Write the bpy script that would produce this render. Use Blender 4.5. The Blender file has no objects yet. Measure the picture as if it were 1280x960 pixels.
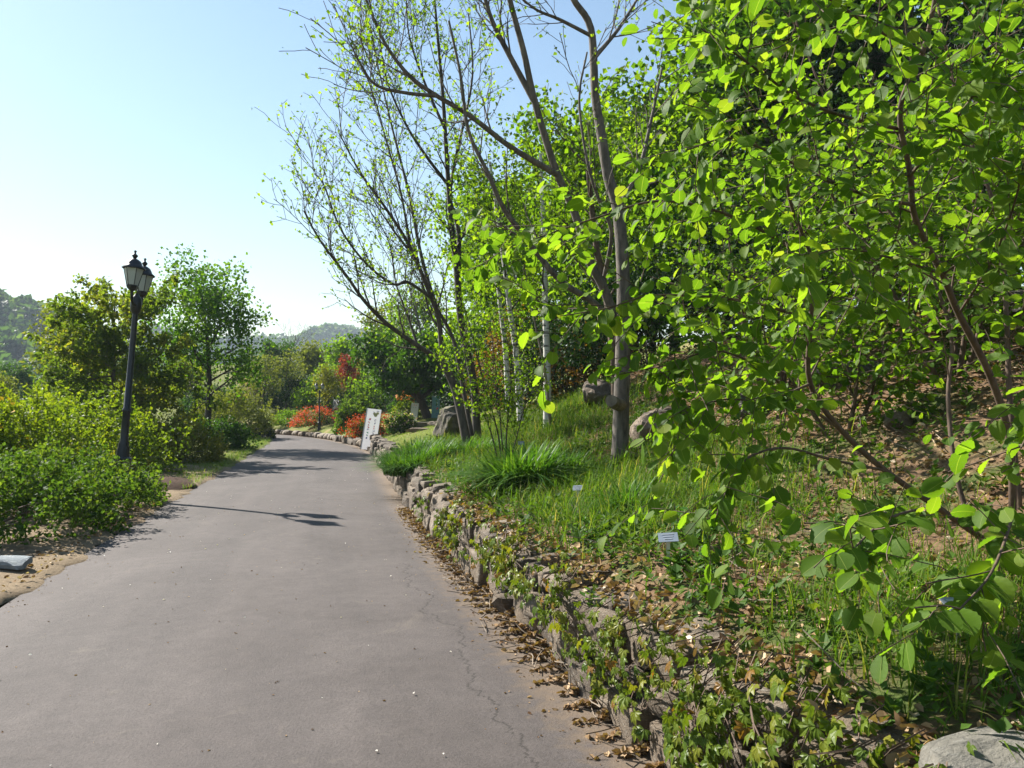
import bpy, math, numpy as np
from mathutils import Vector, Matrix
R = math.radians
rng = np.random.default_rng(7)
scene = bpy.context.scene
C = scene.collection

# ------------------------------------------------------------------ camera, sky, sun, exposure
cam_d = bpy.data.cameras.new('camera'); cam = bpy.data.objects.new('camera', cam_d); C.objects.link(cam)
cam.location = (0, 0, 1.6); cam.rotation_euler = (R(91.6), 0, 0)
cam_d.sensor_width = 36; cam_d.lens = 27.0; cam_d.clip_start = 0.05; cam_d.clip_end = 6000
scene.camera = cam

SUN_AZ = R(-54)          # measured from +Y towards +X
SUN_EL = R(38.5)
world = bpy.data.worlds.new('World'); scene.world = world; world.use_nodes = True
wn = world.node_tree.nodes; wl = world.node_tree.links
sky_n = wn.new('ShaderNodeTexSky'); sky_n.sky_type = 'NISHITA'; sky_n.sun_disc = False
sky_n.sun_elevation = SUN_EL; sky_n.sun_rotation = SUN_AZ
sky_n.air_density = 1.6; sky_n.dust_density = 0.3; sky_n.ozone_density = 3.0
wl.new(sky_n.outputs[0], wn['Background'].inputs[0]); wn['Background'].inputs[1].default_value = 0.058

sun_d = bpy.data.lights.new('sun', 'SUN'); sun = bpy.data.objects.new('sun', sun_d); C.objects.link(sun)
sun_d.energy = 5.0; sun_d.angle = R(0.55); sun_d.color = (1.0, 0.95, 0.86)
sdir = Vector((math.sin(SUN_AZ) * math.cos(SUN_EL), math.cos(SUN_AZ) * math.cos(SUN_EL), math.sin(SUN_EL)))
sun.rotation_euler = sdir.to_track_quat('Z', 'Y').to_euler(); sun.location = sdir * 60

vs = scene.view_settings
vs.view_transform = 'Standard'; vs.look = 'None'; vs.exposure = 1.48; vs.gamma = 1.0; vs.use_curve_mapping = False
scene.render.engine = 'CYCLES'
cy = scene.cycles
cy.use_denoising = True; cy.max_bounces = 7; cy.diffuse_bounces = 4; cy.glossy_bounces = 2
cy.transmission_bounces = 4; cy.volume_bounces = 0; cy.transparent_max_bounces = 6
cy.caustics_reflective = False; cy.caustics_refractive = False
cy.sample_clamp_indirect = 6.0

# ------------------------------------------------------------------ mesh helpers
class MB:
    """collects vertices and faces (tri or quad arrays), builds one mesh object"""
    def __init__(s): s.v = []; s.f = []; s.t = []; s.uv = []; s.n = 0; s.mi = []
    def add(s, v, f, tint=None, uv=None, mi=0):
        v = np.asarray(v, float).reshape(-1, 3); f = np.asarray(f, np.int64)
        if len(f) == 0: return
        s.v.append(v); s.f.append(f + s.n); s.n += len(v)
        if tint is None: tint = np.full(len(f), .5)
        s.t.append(np.broadcast_to(np.asarray(tint, float), (len(f),)))
        s.uv.append(np.zeros((len(v), 2)) if uv is None else np.asarray(uv, float).reshape(-1, 2))
        s.mi.append(np.full(len(f), mi, np.int32))
    def mesh(s, name, mats, smooth=False):
        me = bpy.data.meshes.new(name)
        v = np.concatenate(s.v); me.vertices.add(len(v)); me.vertices.foreach_set('co', v.ravel().astype(np.float32))
        loops = np.concatenate([f.ravel() for f in s.f]).astype(np.int32)
        tot = np.concatenate([np.full(len(f), f.shape[1], np.int32) for f in s.f])
        start = np.concatenate([[0], np.cumsum(tot)[:-1]]).astype(np.int32)
        me.loops.add(len(loops)); me.loops.foreach_set('vertex_index', loops)
        me.polygons.add(len(tot)); me.polygons.foreach_set('loop_start', start)
        me.polygons.foreach_set('material_index', np.concatenate(s.mi))
        me.polygons.foreach_set('use_smooth', np.full(len(tot), smooth))
        me.update(calc_edges=True)
        a = me.attributes.new('tint', 'FLOAT', 'FACE'); a.data.foreach_set('value', np.concatenate(s.t).astype(np.float32))
        u = np.concatenate(s.uv)
        if u.any():
            l = me.uv_layers.new(name='UVMap'); l.data.foreach_set('uv', u[loops].ravel().astype(np.float32))
        for m in (mats if isinstance(mats, (list, tuple)) else [mats]): me.materials.append(m)
        return me
    def build(s, name, mats, parent=None, smooth=False):
        return obj(name, s.mesh(name, mats, smooth), parent)

def obj(name, me, parent=None):
    o = bpy.data.objects.new(name, me); C.objects.link(o)
    if parent: o.parent = parent
    return o
def tag(o, label=None, cat=None, group=None, kind=None):
    if label: o['label'] = label
    if cat: o['category'] = cat
    if group: o['group'] = group
    if kind: o['kind'] = kind
    return o
def thing(name, label, cat, loc=(0, 0, 0), rz=0, group=None):
    o = bpy.data.objects.new(name, None); C.objects.link(o); o.empty_display_size = .2
    o.location = loc; o.rotation_euler = (0, 0, rz)
    return tag(o, label, cat, group)
def copy_tree(o, parent=None):
    c = o.copy(); C.objects.link(c); c.parent = parent
    for ch in list(o.children): copy_tree(ch, c)
    return c

def nrm(a): return a / np.maximum(np.linalg.norm(a, axis=-1, keepdims=True), 1e-9)

def tube(mb, P, r, n=6, cap=True, tint=.5):
    P = np.asarray(P, float); k = len(P); r = np.broadcast_to(np.asarray(r, float), (k,))
    T = nrm(np.gradient(P, axis=0))
    ref = np.array([0, 0, 1.]) if abs(T[:, 2].mean()) < .8 else np.array([1., 0, 0])
    U = nrm(np.cross(T, ref)); W = np.cross(T, U)
    a = np.linspace(0, 2 * np.pi, n, endpoint=False)
    V = P[:, None] + r[:, None, None] * (np.cos(a)[None, :, None] * U[:, None] + np.sin(a)[None, :, None] * W[:, None])
    i = np.arange(k - 1)[:, None] * n; j = np.arange(n)[None]; j2 = (j + 1) % n
    F = np.stack([i + j, i + j2, i + n + j2, i + n + j], -1).reshape(-1, 4)
    arc = np.concatenate([[0], np.cumsum(np.linalg.norm(np.diff(P, axis=0), axis=1))])
    uv = np.stack(np.broadcast_arrays(np.cos(a)[None] * .5 + .5, arc[:, None]), -1)
    mb.add(V.reshape(-1, 3), F, tint, uv)
    if cap and n > 4:
        top = np.concatenate([V[-1], P[-1:]]); mb.add(top, [(q, (q + 1) % n, n) for q in range(n)], tint)
        bot = np.concatenate([V[0], P[:1]]); mb.add(bot, [((q + 1) % n, q, n) for q in range(n)], tint)

def lathe(mb, prof, n=16, c=(0, 0, 0), squash=None):
    prof = np.asarray(prof, float); k = len(prof); a = np.linspace(0, 2 * np.pi, n, endpoint=False) + np.pi / n
    V = np.stack([prof[:, :1] * np.cos(a), prof[:, :1] * np.sin(a), np.repeat(prof[:, 1:], n, 1)], -1) + np.asarray(c)
    i = np.arange(k - 1)[:, None] * n; j = np.arange(n)[None]; j2 = (j + 1) % n
    mb.add(V.reshape(-1, 3), np.stack([i + j, i + j2, i + n + j2, i + n + j], -1).reshape(-1, 4))

def box(mb, c, s, M=None, tint=.5):
    c = np.asarray(c, float); s = np.asarray(s, float) / 2
    v = np.array([[x, y, z] for x in (-1, 1) for y in (-1, 1) for z in (-1, 1)]) * s
    if M is not None: v = v @ np.array(M).T
    mb.add(v + c, [(0, 1, 3, 2), (4, 6, 7, 5), (0, 4, 5, 1), (2, 3, 7, 6), (0, 2, 6, 4), (1, 5, 7, 3)], tint)

# leaf templates: (verts, tris), y = along the leaf, x = width, z = normal
RHOMB = (np.array([(0, 0, 0), (-.3, .45, .09), (0, 1, -.02), (.3, .45, .09)]), np.array([(0, 2, 1), (0, 3, 2)]))
WIDE = (np.array([(0, 0, 0), (-.42, .42, .09), (0, 1, -.05), (.42, .42, .09)]), np.array([(0, 2, 1), (0, 3, 2)]))
NEEDLE = (np.array([(-.07, 0, 0), (.07, 0, 0), (.02, 1, .05), (0, .5, .12)]), np.array([(0, 1, 3), (1, 2, 3), (0, 3, 2)]))
def round_leaf(ys, ws, fold=.13, droop=.16, base=.07, wav=.03):
    v = []; f = []
    for i, y in enumerate(ys): v.append((0, y, -droop * y * y))
    m = len(ys); L = []; Rr = []
    for i in range(1, m - 1):
        L.append(len(v)); v.append((-ws[i], ys[i] - base * (1 if i == 1 else 0), -droop * ys[i] ** 2 + fold * ws[i] + wav * (-1) ** i))
        Rr.append(len(v)); v.append((ws[i], ys[i] - base * (1 if i == 1 else 0), -droop * ys[i] ** 2 + fold * ws[i] - wav * (-1) ** i))
    for S, sg in ((L, 1), (Rr, -1)):
        tri = [(0, 1, S[0])]
        for i in range(len(S) - 1): tri += [(i + 1, i + 2, S[i + 1]), (i + 1, S[i + 1], S[i])]
        tri += [(len(S), m - 1, S[-1])]
        f += [t if sg > 0 else (t[0], t[2], t[1]) for t in tri]
    return np.array(v, float), np.array(f)
HY = [0, .05, .13, .22, .32, .42, .52, .62, .72, .81, .89, .95, 1.0]
HW = [0, .19, .31, .385, .43, .455, .46, .44, .395, .325, .235, .13, 0]
HAZEL = [round_leaf(HY, [a * ww * (1 + .035 * (-1) ** i) for i, a in enumerate(HW)], f, d, .12, w) for f, d, w, ww in
         ((.13, .12, .010, 1), (.34, .25, .012, .92), (.05, .4, .014, 1.05), (.25, .05, .012, .86), (.5, .3, .010, .95), (.12, -.15, .014, 1.0))]
HAZEL_S = round_leaf([0, .3, .7, 1.0], [0, .40, .38, 0], .15, .2, .1, .02)
def blade(bend=.55, w=.03, k=4):
    t = np.linspace(0, 1, k); v = []
    for q in t:
        ww = w * (1 - q ** 2) + .002; y = bend * q * q * .9; z = q * (1 - .45 * bend * q)
        v += [(-ww, y, z), (ww, y, z)]
    f = []
    for i in range(k - 1): a = 2 * i; f += [(a, a + 1, a + 3), (a, a + 3, a + 2)]
    return np.array(v), np.array(f)
def palmate(n=5, spread=75, w=.2):
    v = []; f = []
    for q in range(n):
        a = R(-spread + 2 * spread * q / (n - 1)); L = 1 - .3 * abs(q - (n - 1) / 2) / ((n - 1) / 2)
        ca, sa = math.cos(a), math.sin(a); b = len(v)
        for (x, y, z) in ((0, .06, 0), (-w * .75, .4, .05), (-w, .66, .04), (0, 1, -.12), (w, .66, .04), (w * .75, .4, .05), (0, .55, -.01)):
            x, y = x * L, y * L; v.append((x * ca + y * sa, -x * sa + y * ca, z * L - .1 * y * y))
        f += [(b, b + 6, b + 1), (b + 1, b + 6, b + 2), (b + 2, b + 6, b + 3), (b + 3, b + 6, b + 4), (b + 4, b + 6, b + 5), (b + 5, b + 6, b)]
    return np.array(v), np.array(f)
CURL = (np.array([(0, 0, 0), (-.3, .3, .18), (-.22, .75, .2), (0, 1, .05), (.24, .7, .22), (.3, .3, .15), (0, .5, -.03)]),
        np.array([(0, 6, 1), (1, 6, 2), (2, 6, 3), (3, 6, 4), (4, 6, 5), (5, 6, 0)]))

def scatter(mb, tmpl, P, D, N, S, tint=None, uv=False):
    tv, tf = tmpl; P = np.asarray(P, float); n = len(P)
    if n == 0: return
    y = nrm(np.asarray(D, float)); x = nrm(np.cross(y, N)); z = np.cross(x, y)
    S = np.broadcast_to(np.asarray(S, float), (n,))[:, None, None]
    V = P[:, None] + S * (tv[None, :, :1] * x[:, None] + tv[None, :, 1:2] * y[:, None] + tv[None, :, 2:] * z[:, None])
    F = tf[None] + (np.arange(n) * len(tv))[:, None, None]
    if tint is None: tint = rng.random(n)
    mb.add(V.reshape(-1, 3), F.reshape(-1, tf.shape[1]), np.repeat(tint, len(tf)), np.tile(tv[:, :2], (n, 1)) if uv else None)
def rdir(n, up=0.0): return nrm(rng.normal(size=(n, 3)) + np.array([0, 0, up]))

# ------------------------------------------------------------------ materials
def newmat(name):
    m = bpy.data.materials.new(name); m.use_nodes = True
    return m, m.node_tree.nodes, m.node_tree.links, m.node_tree.nodes['Principled BSDF']
def ramp(n, stops):
    r = n.new('ShaderNodeValToRGB'); e = r.color_ramp.elements
    while len(e) < len(stops): e.new(.5)
    for q, (p, c) in zip(e, stops): q.position = p; q.color = (*c, 1)
    return r
def noise(n, l, scale, detail=4, rough=.6, co=None, dist=0):
    t = n.new('ShaderNodeTexNoise'); t.inputs['Scale'].default_value = scale; t.inputs['Detail'].default_value = detail
    t.inputs['Roughness'].default_value = rough; t.inputs['Distortion'].default_value = dist
    if co is not None: l.new(co, t.inputs['Vector'])
    return t
def math_n(n, l, op, a, b=None):
    m = n.new('ShaderNodeMath'); m.operation = op
    for i, q in enumerate((a, b)):
        if q is None: continue
        if isinstance(q, (int, float)): m.inputs[i].default_value = q
        else: l.new(q, m.inputs[i])
    return m.outputs[0]
def mixc(n, l, fac, a, b, mode='MIX'):
    m = n.new('ShaderNodeMix'); m.data_type = 'RGBA'; m.blend_type = mode
    for s, q in ((0, fac), (6, a), (7, b)):
        if isinstance(q, (int, float)): m.inputs[s].default_value = q
        elif isinstance(q, tuple): m.inputs[s].default_value = (*q, 1)
        else: l.new(q, m.inputs[s])
    return m.outputs[2]
def bump(n, l, bsdf, h, strength=.3, dist=.02):
    b = n.new('ShaderNodeBump'); b.inputs['Strength'].default_value = strength; b.inputs['Distance'].default_value = dist
    l.new(h, b.inputs['Height']); l.new(b.outputs[0], bsdf.inputs['Normal'])

def leafmat(name, stops, trans=.5, tcol=1.35, rough=.55, veins=False, spec=.14):
    m, n, l, p = newmat(name)
    a = n.new('ShaderNodeAttribute'); a.attribute_name = 'tint'
    r = ramp(n, stops); l.new(a.outputs['Fac'], r.inputs[0]); col = r.outputs[0]
    if veins:
        u = n.new('ShaderNodeUVMap'); sx = n.new('ShaderNodeSeparateXYZ'); l.new(u.outputs[0], sx.inputs[0])
        ax = math_n(n, l, 'ABSOLUTE', sx.outputs[0]); k = math_n(n, l, 'SUBTRACT', sx.outputs[1], math_n(n, l, 'MULTIPLY', ax, .75))
        w = math_n(n, l, 'SINE', math_n(n, l, 'MULTIPLY', k, 62))
        sh = math_n(n, l, 'POWER', math_n(n, l, 'ABSOLUTE', w), .5)
        mid = math_n(n, l, 'LESS_THAN', ax, .012)
        col = mixc(n, l, math_n(n, l, 'MULTIPLY', sh, .22), col, (.03, .07, .004), 'MULTIPLY') if False else mixc(n, l, math_n(n, l, 'MULTIPLY', math_n(n, l, 'SUBTRACT', 1, sh), .35), col, (.30, .38, .06))
        col = mixc(n, l, math_n(n, l, 'MULTIPLY', mid, .5), col, (.32, .38, .10))
        bump(n, l, p, sh, .35, .002)
    l.new(col, p.inputs['Base Color']); p.inputs['Roughness'].default_value = rough
    p.inputs['Specular IOR Level'].default_value = spec
    t = n.new('ShaderNodeBsdfTranslucent')
    l.new(mixc(n, l, 1.0, col, (1.22 * tcol, 1.22 * tcol, .40 * tcol), 'MULTIPLY'), t.inputs[0])
    mx = n.new('ShaderNodeMixShader'); mx.inputs[0].default_value = trans
    l.new(p.outputs[0], mx.inputs[1]); l.new(t.outputs[0], mx.inputs[2]); l.new(mx.outputs[0], n['Material Output'].inputs[0])
    return m
def barkmat(name, c1, c2, scale=14, stripes=None, bs=.5):
    m, n, l, p = newmat(name); co = n.new('ShaderNodeTexCoord').outputs['Object']
    mp = n.new('ShaderNodeMapping'); mp.inputs['Scale'].default_value = (1, 1, .28); l.new(co, mp.inputs[0])
    t = noise(n, l, scale, 6, .65, mp.outputs[0]); r = ramp(n, [(.3, c1), (.7, c2)]); l.new(t.outputs[0], r.inputs[0]); col = r.outputs[0]
    if stripes:
        mp2 = n.new('ShaderNodeMapping'); mp2.inputs['Scale'].default_value = (1.2, 1.2, 9); l.new(co, mp2.inputs[0])
        t2 = noise(n, l, 2.2, 3, .6, mp2.outputs[0]); r2 = ramp(n, [(.56, (0, 0, 0)), (.62, (1, 1, 1))]); l.new(t2.outputs[0], r2.inputs[0])
        col = mixc(n, l, r2.outputs[0], col, stripes)
    l.new(col, p.inputs['Base Color']); p.inputs['Roughness'].default_value = .85
    bump(n, l, p, t.outputs[0], bs, .03); return m
def plain(name, c, rough=.5, metal=0, var=.25, scale=9, bs=.0):
    m, n, l, p = newmat(name); co = n.new('ShaderNodeTexCoord').outputs['Object']; t = noise(n, l, scale, 5, .6, co)
    r = ramp(n, [(.3, tuple(q * (1 - var) for q in c)), (.7, tuple(min(1, q * (1 + var)) for q in c))]); l.new(t.outputs[0], r.inputs[0])
    l.new(r.outputs[0], p.inputs['Base Color']); p.inputs['Roughness'].default_value = rough; p.inputs['Metallic'].default_value = metal
    if bs: bump(n, l, p, t.outputs[0], bs, .02)
    return m

M = {}
M['hazel'] = leafmat('hazel_leaf', [(0, (.034, .092, .010)), (.5, (.078, .165, .012)), (.92, (.13, .215, .016)), (1, (.17, .21, .03))], .57, 1.5, .5, True, .2)
M['hazel2'] = leafmat('hazel_leaf_small', [(0, (.045, .105, .010)), (.5, (.085, .165, .012)), (1, (.14, .215, .016))], .57, 1.5, .5)
M['spring'] = leafmat('spring_leaf', [(0, (.05, .108, .007)), (.6, (.10, .18, .010)), (1, (.18, .26, .018))], .58, 1.5)
M['mid'] = leafmat('mid_green_leaf', [(0, (.028, .075, .010)), (.6, (.05, .12, .014)), (1, (.09, .165, .02))], .42, 1.15)
M['fresh'] = leafmat('fresh_green_leaf', [(0, (.04, .10, .010)), (.6, (.065, .15, .012)), (1, (.11, .19, .018))], .5, 1.3)
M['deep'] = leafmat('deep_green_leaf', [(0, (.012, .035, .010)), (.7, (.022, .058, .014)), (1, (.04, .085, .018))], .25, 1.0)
M['needle'] = leafmat('pine_needle', [(0, (.010, .026, .010)), (1, (.028, .055, .018))], .15, 1.0)
M['olive'] = leafmat('olive_feather', [(0, (.05, .09, .012)), (.6, (.095, .135, .018)), (1, (.16, .16, .022))], .6, 1.6)
M['hedge'] = leafmat('hedge_leaf', [(0, (.035, .08, .014)), (.6, (.072, .132, .02)), (1, (.14, .20, .03))], .46, 1.2, .65)
M['lime'] = leafmat('lime_leaf', [(0, (.08, .13, .012)), (.6, (.14, .20, .015)), (1, (.22, .27, .02))], .5, 1.2)
M['yellowgreen'] = leafmat('yellow_green_stem_leaf', [(0, (.10, .12, .015)), (.6, (.17, .18, .02)), (1, (.24, .23, .03))], .45, 1.1)
M['willow'] = leafmat('willow_leaf', [(0, (.09, .12, .025)), (.6, (.14, .17, .03)), (1, (.20, .22, .05))], .45, 1.1)
M['azalea'] = leafmat('azalea_bloom', [(0, (.28, .035, .012)), (.6, (.46, .075, .025)), (1, (.56, .13, .045))], .35, .9)
M['azalea_pink'] = leafmat('azalea_pink_bloom', [(0, (.36, .045, .03)), (.6, (.52, .09, .06)), (1, (.62, .19, .13))], .4, 1.0)
M['pale_bloom'] = leafmat('pale_bloom', [(0, (.45, .30, .25)), (1, (.75, .62, .55))], .3, .8)
M['yellow_bloom'] = leafmat('yellow_bloom', [(0, (.65, .38, .02)), (1, (.8, .6, .05))], .3, .8)
M['orange_bloom'] = leafmat('orange_bloom', [(0, (.70, .18, .03)), (1, (.85, .38, .10))], .3, .8)
M['maple'] = leafmat('red_maple_leaf', [(0, (.16, .02, .02)), (.6, (.26, .045, .04)), (1, (.36, .10, .08))], .4, 1.0)
M['rust'] = leafmat('rust_leaf', [(0, (.13, .07, .02)), (.6, (.20, .115, .025)), (1, (.26, .18, .04))], .4, 1.0)
M['grass'] = leafmat('grass_blade', [(0, (.05, .11, .012)), (.6, (.085, .165, .016)), (.9, (.15, .21, .03)), (1, (.34, .28, .12))], .45, 1.25)
M['lily'] = leafmat('daylily_blade', [(0, (.035, .10, .015)), (.6, (.065, .155, .02)), (1, (.12, .21, .035))], .4, 1.2, .5)
M['cover'] = leafmat('ground_cover_leaf', [(0, (.04, .09, .014)), (.6, (.07, .135, .018)), (1, (.13, .18, .025))], .4, 1.1)
M['creeper'] = leafmat('creeper_leaf', [(0, (.07, .12, .015)), (.5, (.12, .165, .02)), (.88, (.20, .20, .025)), (1, (.22, .12, .03))], .4, 1.05, .38)
M['litter'] = leafmat('dead_leaf', [(0, (.11, .058, .028)), (.4, (.27, .17, .085)), (.75, (.46, .33, .20)), (1, (.62, .50, .36))], .2, .8, .7)
M['petal'] = leafmat('fallen_petal', [(0, (.6, .56, .5)), (1, (.8, .78, .74))], .2, .8)
M['bark'] = barkmat('grey_brown_bark', (.03, .024, .02), (.115, .092, .075))
M['bark_grey'] = barkmat('grey_trunk_bark', (.036, .029, .024), (.17, .142, .115), 16, None, .8)
M['bark_tan'] = barkmat('tan_bark', (.09, .07, .05), (.24, .19, .14))
M['bark_dark'] = barkmat('dark_bark', (.022, .018, .015), (.07, .055, .042))
M['bark_red'] = barkmat('reddish_brown_bark', (.05, .03, .02), (.13, .085, .055), 22, None, .25)
M['birch'] = barkmat('birch_bark', (.42, .40, .36), (.62, .60, .55), 6, (.05, .04, .035), .2)
M['iron'] = plain('black_painted_iron', (.008, .010, .012), .45, 0, .2, 20, .05)
M['grey_metal'] = plain('grey_painted_metal', (.10, .11, .12), .4, .4, .2)
M['label'] = plain('label_plate_grey', (.20, .23, .27), .35, .2, .12, 30)
M['alu'] = plain('stake_metal', (.55, .56, .57), .3, .6, .1)
M['white'] = plain('white_vinyl', (.74, .75, .79), .4, 0, .04, 3)
def thin(m, f):
    n, l = m.node_tree.nodes, m.node_tree.links; p = n['Principled BSDF']; t = n.new('ShaderNodeBsdfTranslucent'); src = p.inputs['Base Color'].links[0].from_socket
    l.new(src, t.inputs[0]); mx = n.new('ShaderNodeMixShader'); mx.inputs[0].default_value = f; l.new(p.outputs[0], mx.inputs[1]); l.new(t.outputs[0], mx.inputs[2]); l.new(mx.outputs[0], n['Material Output'].inputs[0])
thin(M['white'], .5)
M['teal'] = plain('teal_print', (.10, .22, .24), .4, 0, .15, 5)
M['ink'] = plain('dark_blue_print', (.02, .04, .24), .5, 0, .1)
M['ink_red'] = plain('red_print', (.72, .05, .07), .5, 0, .1)
M['ink_green'] = plain('green_print', (.01, .34, .18), .5, 0, .1)
M['ink_yellow'] = plain('yellow_print', (.45, .40, .16), .5, 0, .2)
M['glass'] = plain('frosted_lantern_glass', (.55, .60, .60), .25, 0, .06, 5)
gn = M['glass'].node_tree; gp = gn.nodes['Principled BSDF']; gp.inputs['Transmission Weight'].default_value = .35

def stone_mat(name, c1, c2, lichen=(.38, .37, .34), moss=None, scale=5):
    m, n, l, p = newmat(name); tc = n.new('ShaderNodeTexCoord'); oi = n.new('ShaderNodeObjectInfo')
    off = n.new('ShaderNodeVectorMath'); off.operation = 'ADD'; l.new(tc.outputs['Object'], off.inputs[0])
    sc = n.new('ShaderNodeVectorMath'); sc.operation = 'SCALE'; sc.inputs[0].default_value = (37, 19, 53); l.new(oi.outputs['Random'], sc.inputs['Scale'])
    l.new(sc.outputs[0], off.inputs[1]); co = off.outputs[0]
    t = noise(n, l, scale * .6, 7, .65, co, .6); r = ramp(n, [(.3, c1), (.52, tuple((a + b) / 2 for a, b in zip(c1, c2))), (.72, c2)]); l.new(t.outputs[0], r.inputs[0])
    tone = ramp(n, [(0, (.55, .52, .50)), (.5, (.95, .9, .84)), (1, (1.3, 1.3, 1.3))]); l.new(oi.outputs['Random'], tone.inputs[0])
    col = mixc(n, l, 1.0, r.outputs[0], tone.outputs[0], 'MULTIPLY')
    t2 = noise(n, l, scale * 1.7, 8, .7, co); r2 = ramp(n, [(.54, (0, 0, 0)), (.66, (.75, .75, .75))]); l.new(t2.outputs[0], r2.inputs[0])
    col = mixc(n, l, r2.outputs[0], col, lichen)
    if moss:
        t3 = noise(n, l, scale * .8, 6, .7, co); r3 = ramp(n, [(.50, (0, 0, 0)), (.62, (.85, .85, .85))]); l.new(t3.outputs[0], r3.inputs[0])
        col = mixc(n, l, r3.outputs[0], col, moss)
    t4 = noise(n, l, scale * 7, 6, .7, co); col = mixc(n, l, .55, col, t4.outputs['Color'], 'SOFT_LIGHT') if False else col
    v = n.new('ShaderNodeTexVoronoi'); v.feature = 'DISTANCE_TO_EDGE'; v.inputs['Scale'].default_value = scale * .7; l.new(co, v.inputs['Vector'])
    cr = ramp(n, [(.0, (0, 0, 0)), (.035, (1, 1, 1))]); l.new(v.outputs[0], cr.inputs[0])
    col = mixc(n, l, .18, col, mixc(n, l, 1.0, col, cr.outputs[0], 'MULTIPLY'))
    l.new(col, p.inputs['Base Color']); p.inputs['Roughness'].default_value = .85
    h = math_n(n, l, 'ADD', math_n(n, l, 'ADD', t2.outputs[0], math_n(n, l, 'MULTIPLY', t4.outputs[0], .5)), math_n(n, l, 'MULTIPLY', cr.outputs[0], .12))
    bump(n, l, p, h, .75, .03); return m
M['stone'] = stone_mat('wall_stone', (.075, .058, .042), (.22, .172, .124), (.29, .26, .22))
M['stone_pale'] = stone_mat('pale_boulder', (.12, .09, .065), (.27, .21, .155), (.33, .29, .24))
M['stone_grey'] = stone_mat('grey_boulder', (.07, .066, .057), (.16, .148, .128), (.22, .21, .19))
M['stone_moss'] = stone_mat('mossy_boulder', (.045, .04, .033), (.15, .13, .10), (.22, .20, .16), (.13, .125, .035), 4)
M['slate'] = stone_mat('blue_grey_stone', (.12, .14, .16), (.24, .27, .28), (.33, .35, .33), None, 6)
M['earth'] = plain('wall_earth', (.06, .042, .028), .95, 0, .5, 12, .6)

def ground_mat(name, layers, speck=None, bs=.5):
    """layers: list of (scale, threshold, colour a, colour b)"""
    m, n, l, p = newmat(name); co = n.new('ShaderNodeTexCoord').outputs['Object']; col = None
    for i, (sc, th, a, b) in enumerate(layers):
        t = noise(n, l, 38, 6, .75, co); r = ramp(n, [(.3, a), (.7, b)]); l.new(t.outputs[0], r.inputs[0])
        if col is None: col = r.outputs[0]
        else:
            k = noise(n, l, sc, 6, .65, co); kr = ramp(n, [(th - .05, (0, 0, 0)), (th + .05, (1, 1, 1))]); l.new(k.outputs[0], kr.inputs[0])
            col = mixc(n, l, kr.outputs[0], col, r.outputs[0])
    l.new(col, p.inputs['Base Color']); p.inputs['Roughness'].default_value = .95; p.inputs['Specular IOR Level'].default_value = .15
    t = noise(n, l, 22, 8, .75, co); bump(n, l, p, t.outputs[0], bs, .06); return m
M['bank'] = ground_mat('bank_soil_and_litter', [(1, 0, (.075, .046, .026), (.25, .16, .095)), (.9, .56, (.04, .06, .014), (.09, .12, .03))])
M['lawn'] = ground_mat('lawn_grass', [(1, 0, (.075, .10, .016), (.15, .165, .03)), (.7, .58, (.17, .15, .05), (.23, .19, .08))], bs=.3)
M['verge'] = ground_mat('verge_soil', [(1, 0, (.14, .10, .06), (.29, .22, .14)), (.8, .6, (.08, .055, .032), (.15, .10, .06))])
M['ground'] = ground_mat('meadow_ground', [(1, 0, (.06, .08, .02), (.12, .13, .035)), (.05, .55, (.10, .10, .03), (.16, .15, .05))])
M['mulch'] = ground_mat('dark_mulch', [(1, 0, (.03, .018, .012), (.10, .055, .032))])

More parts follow.
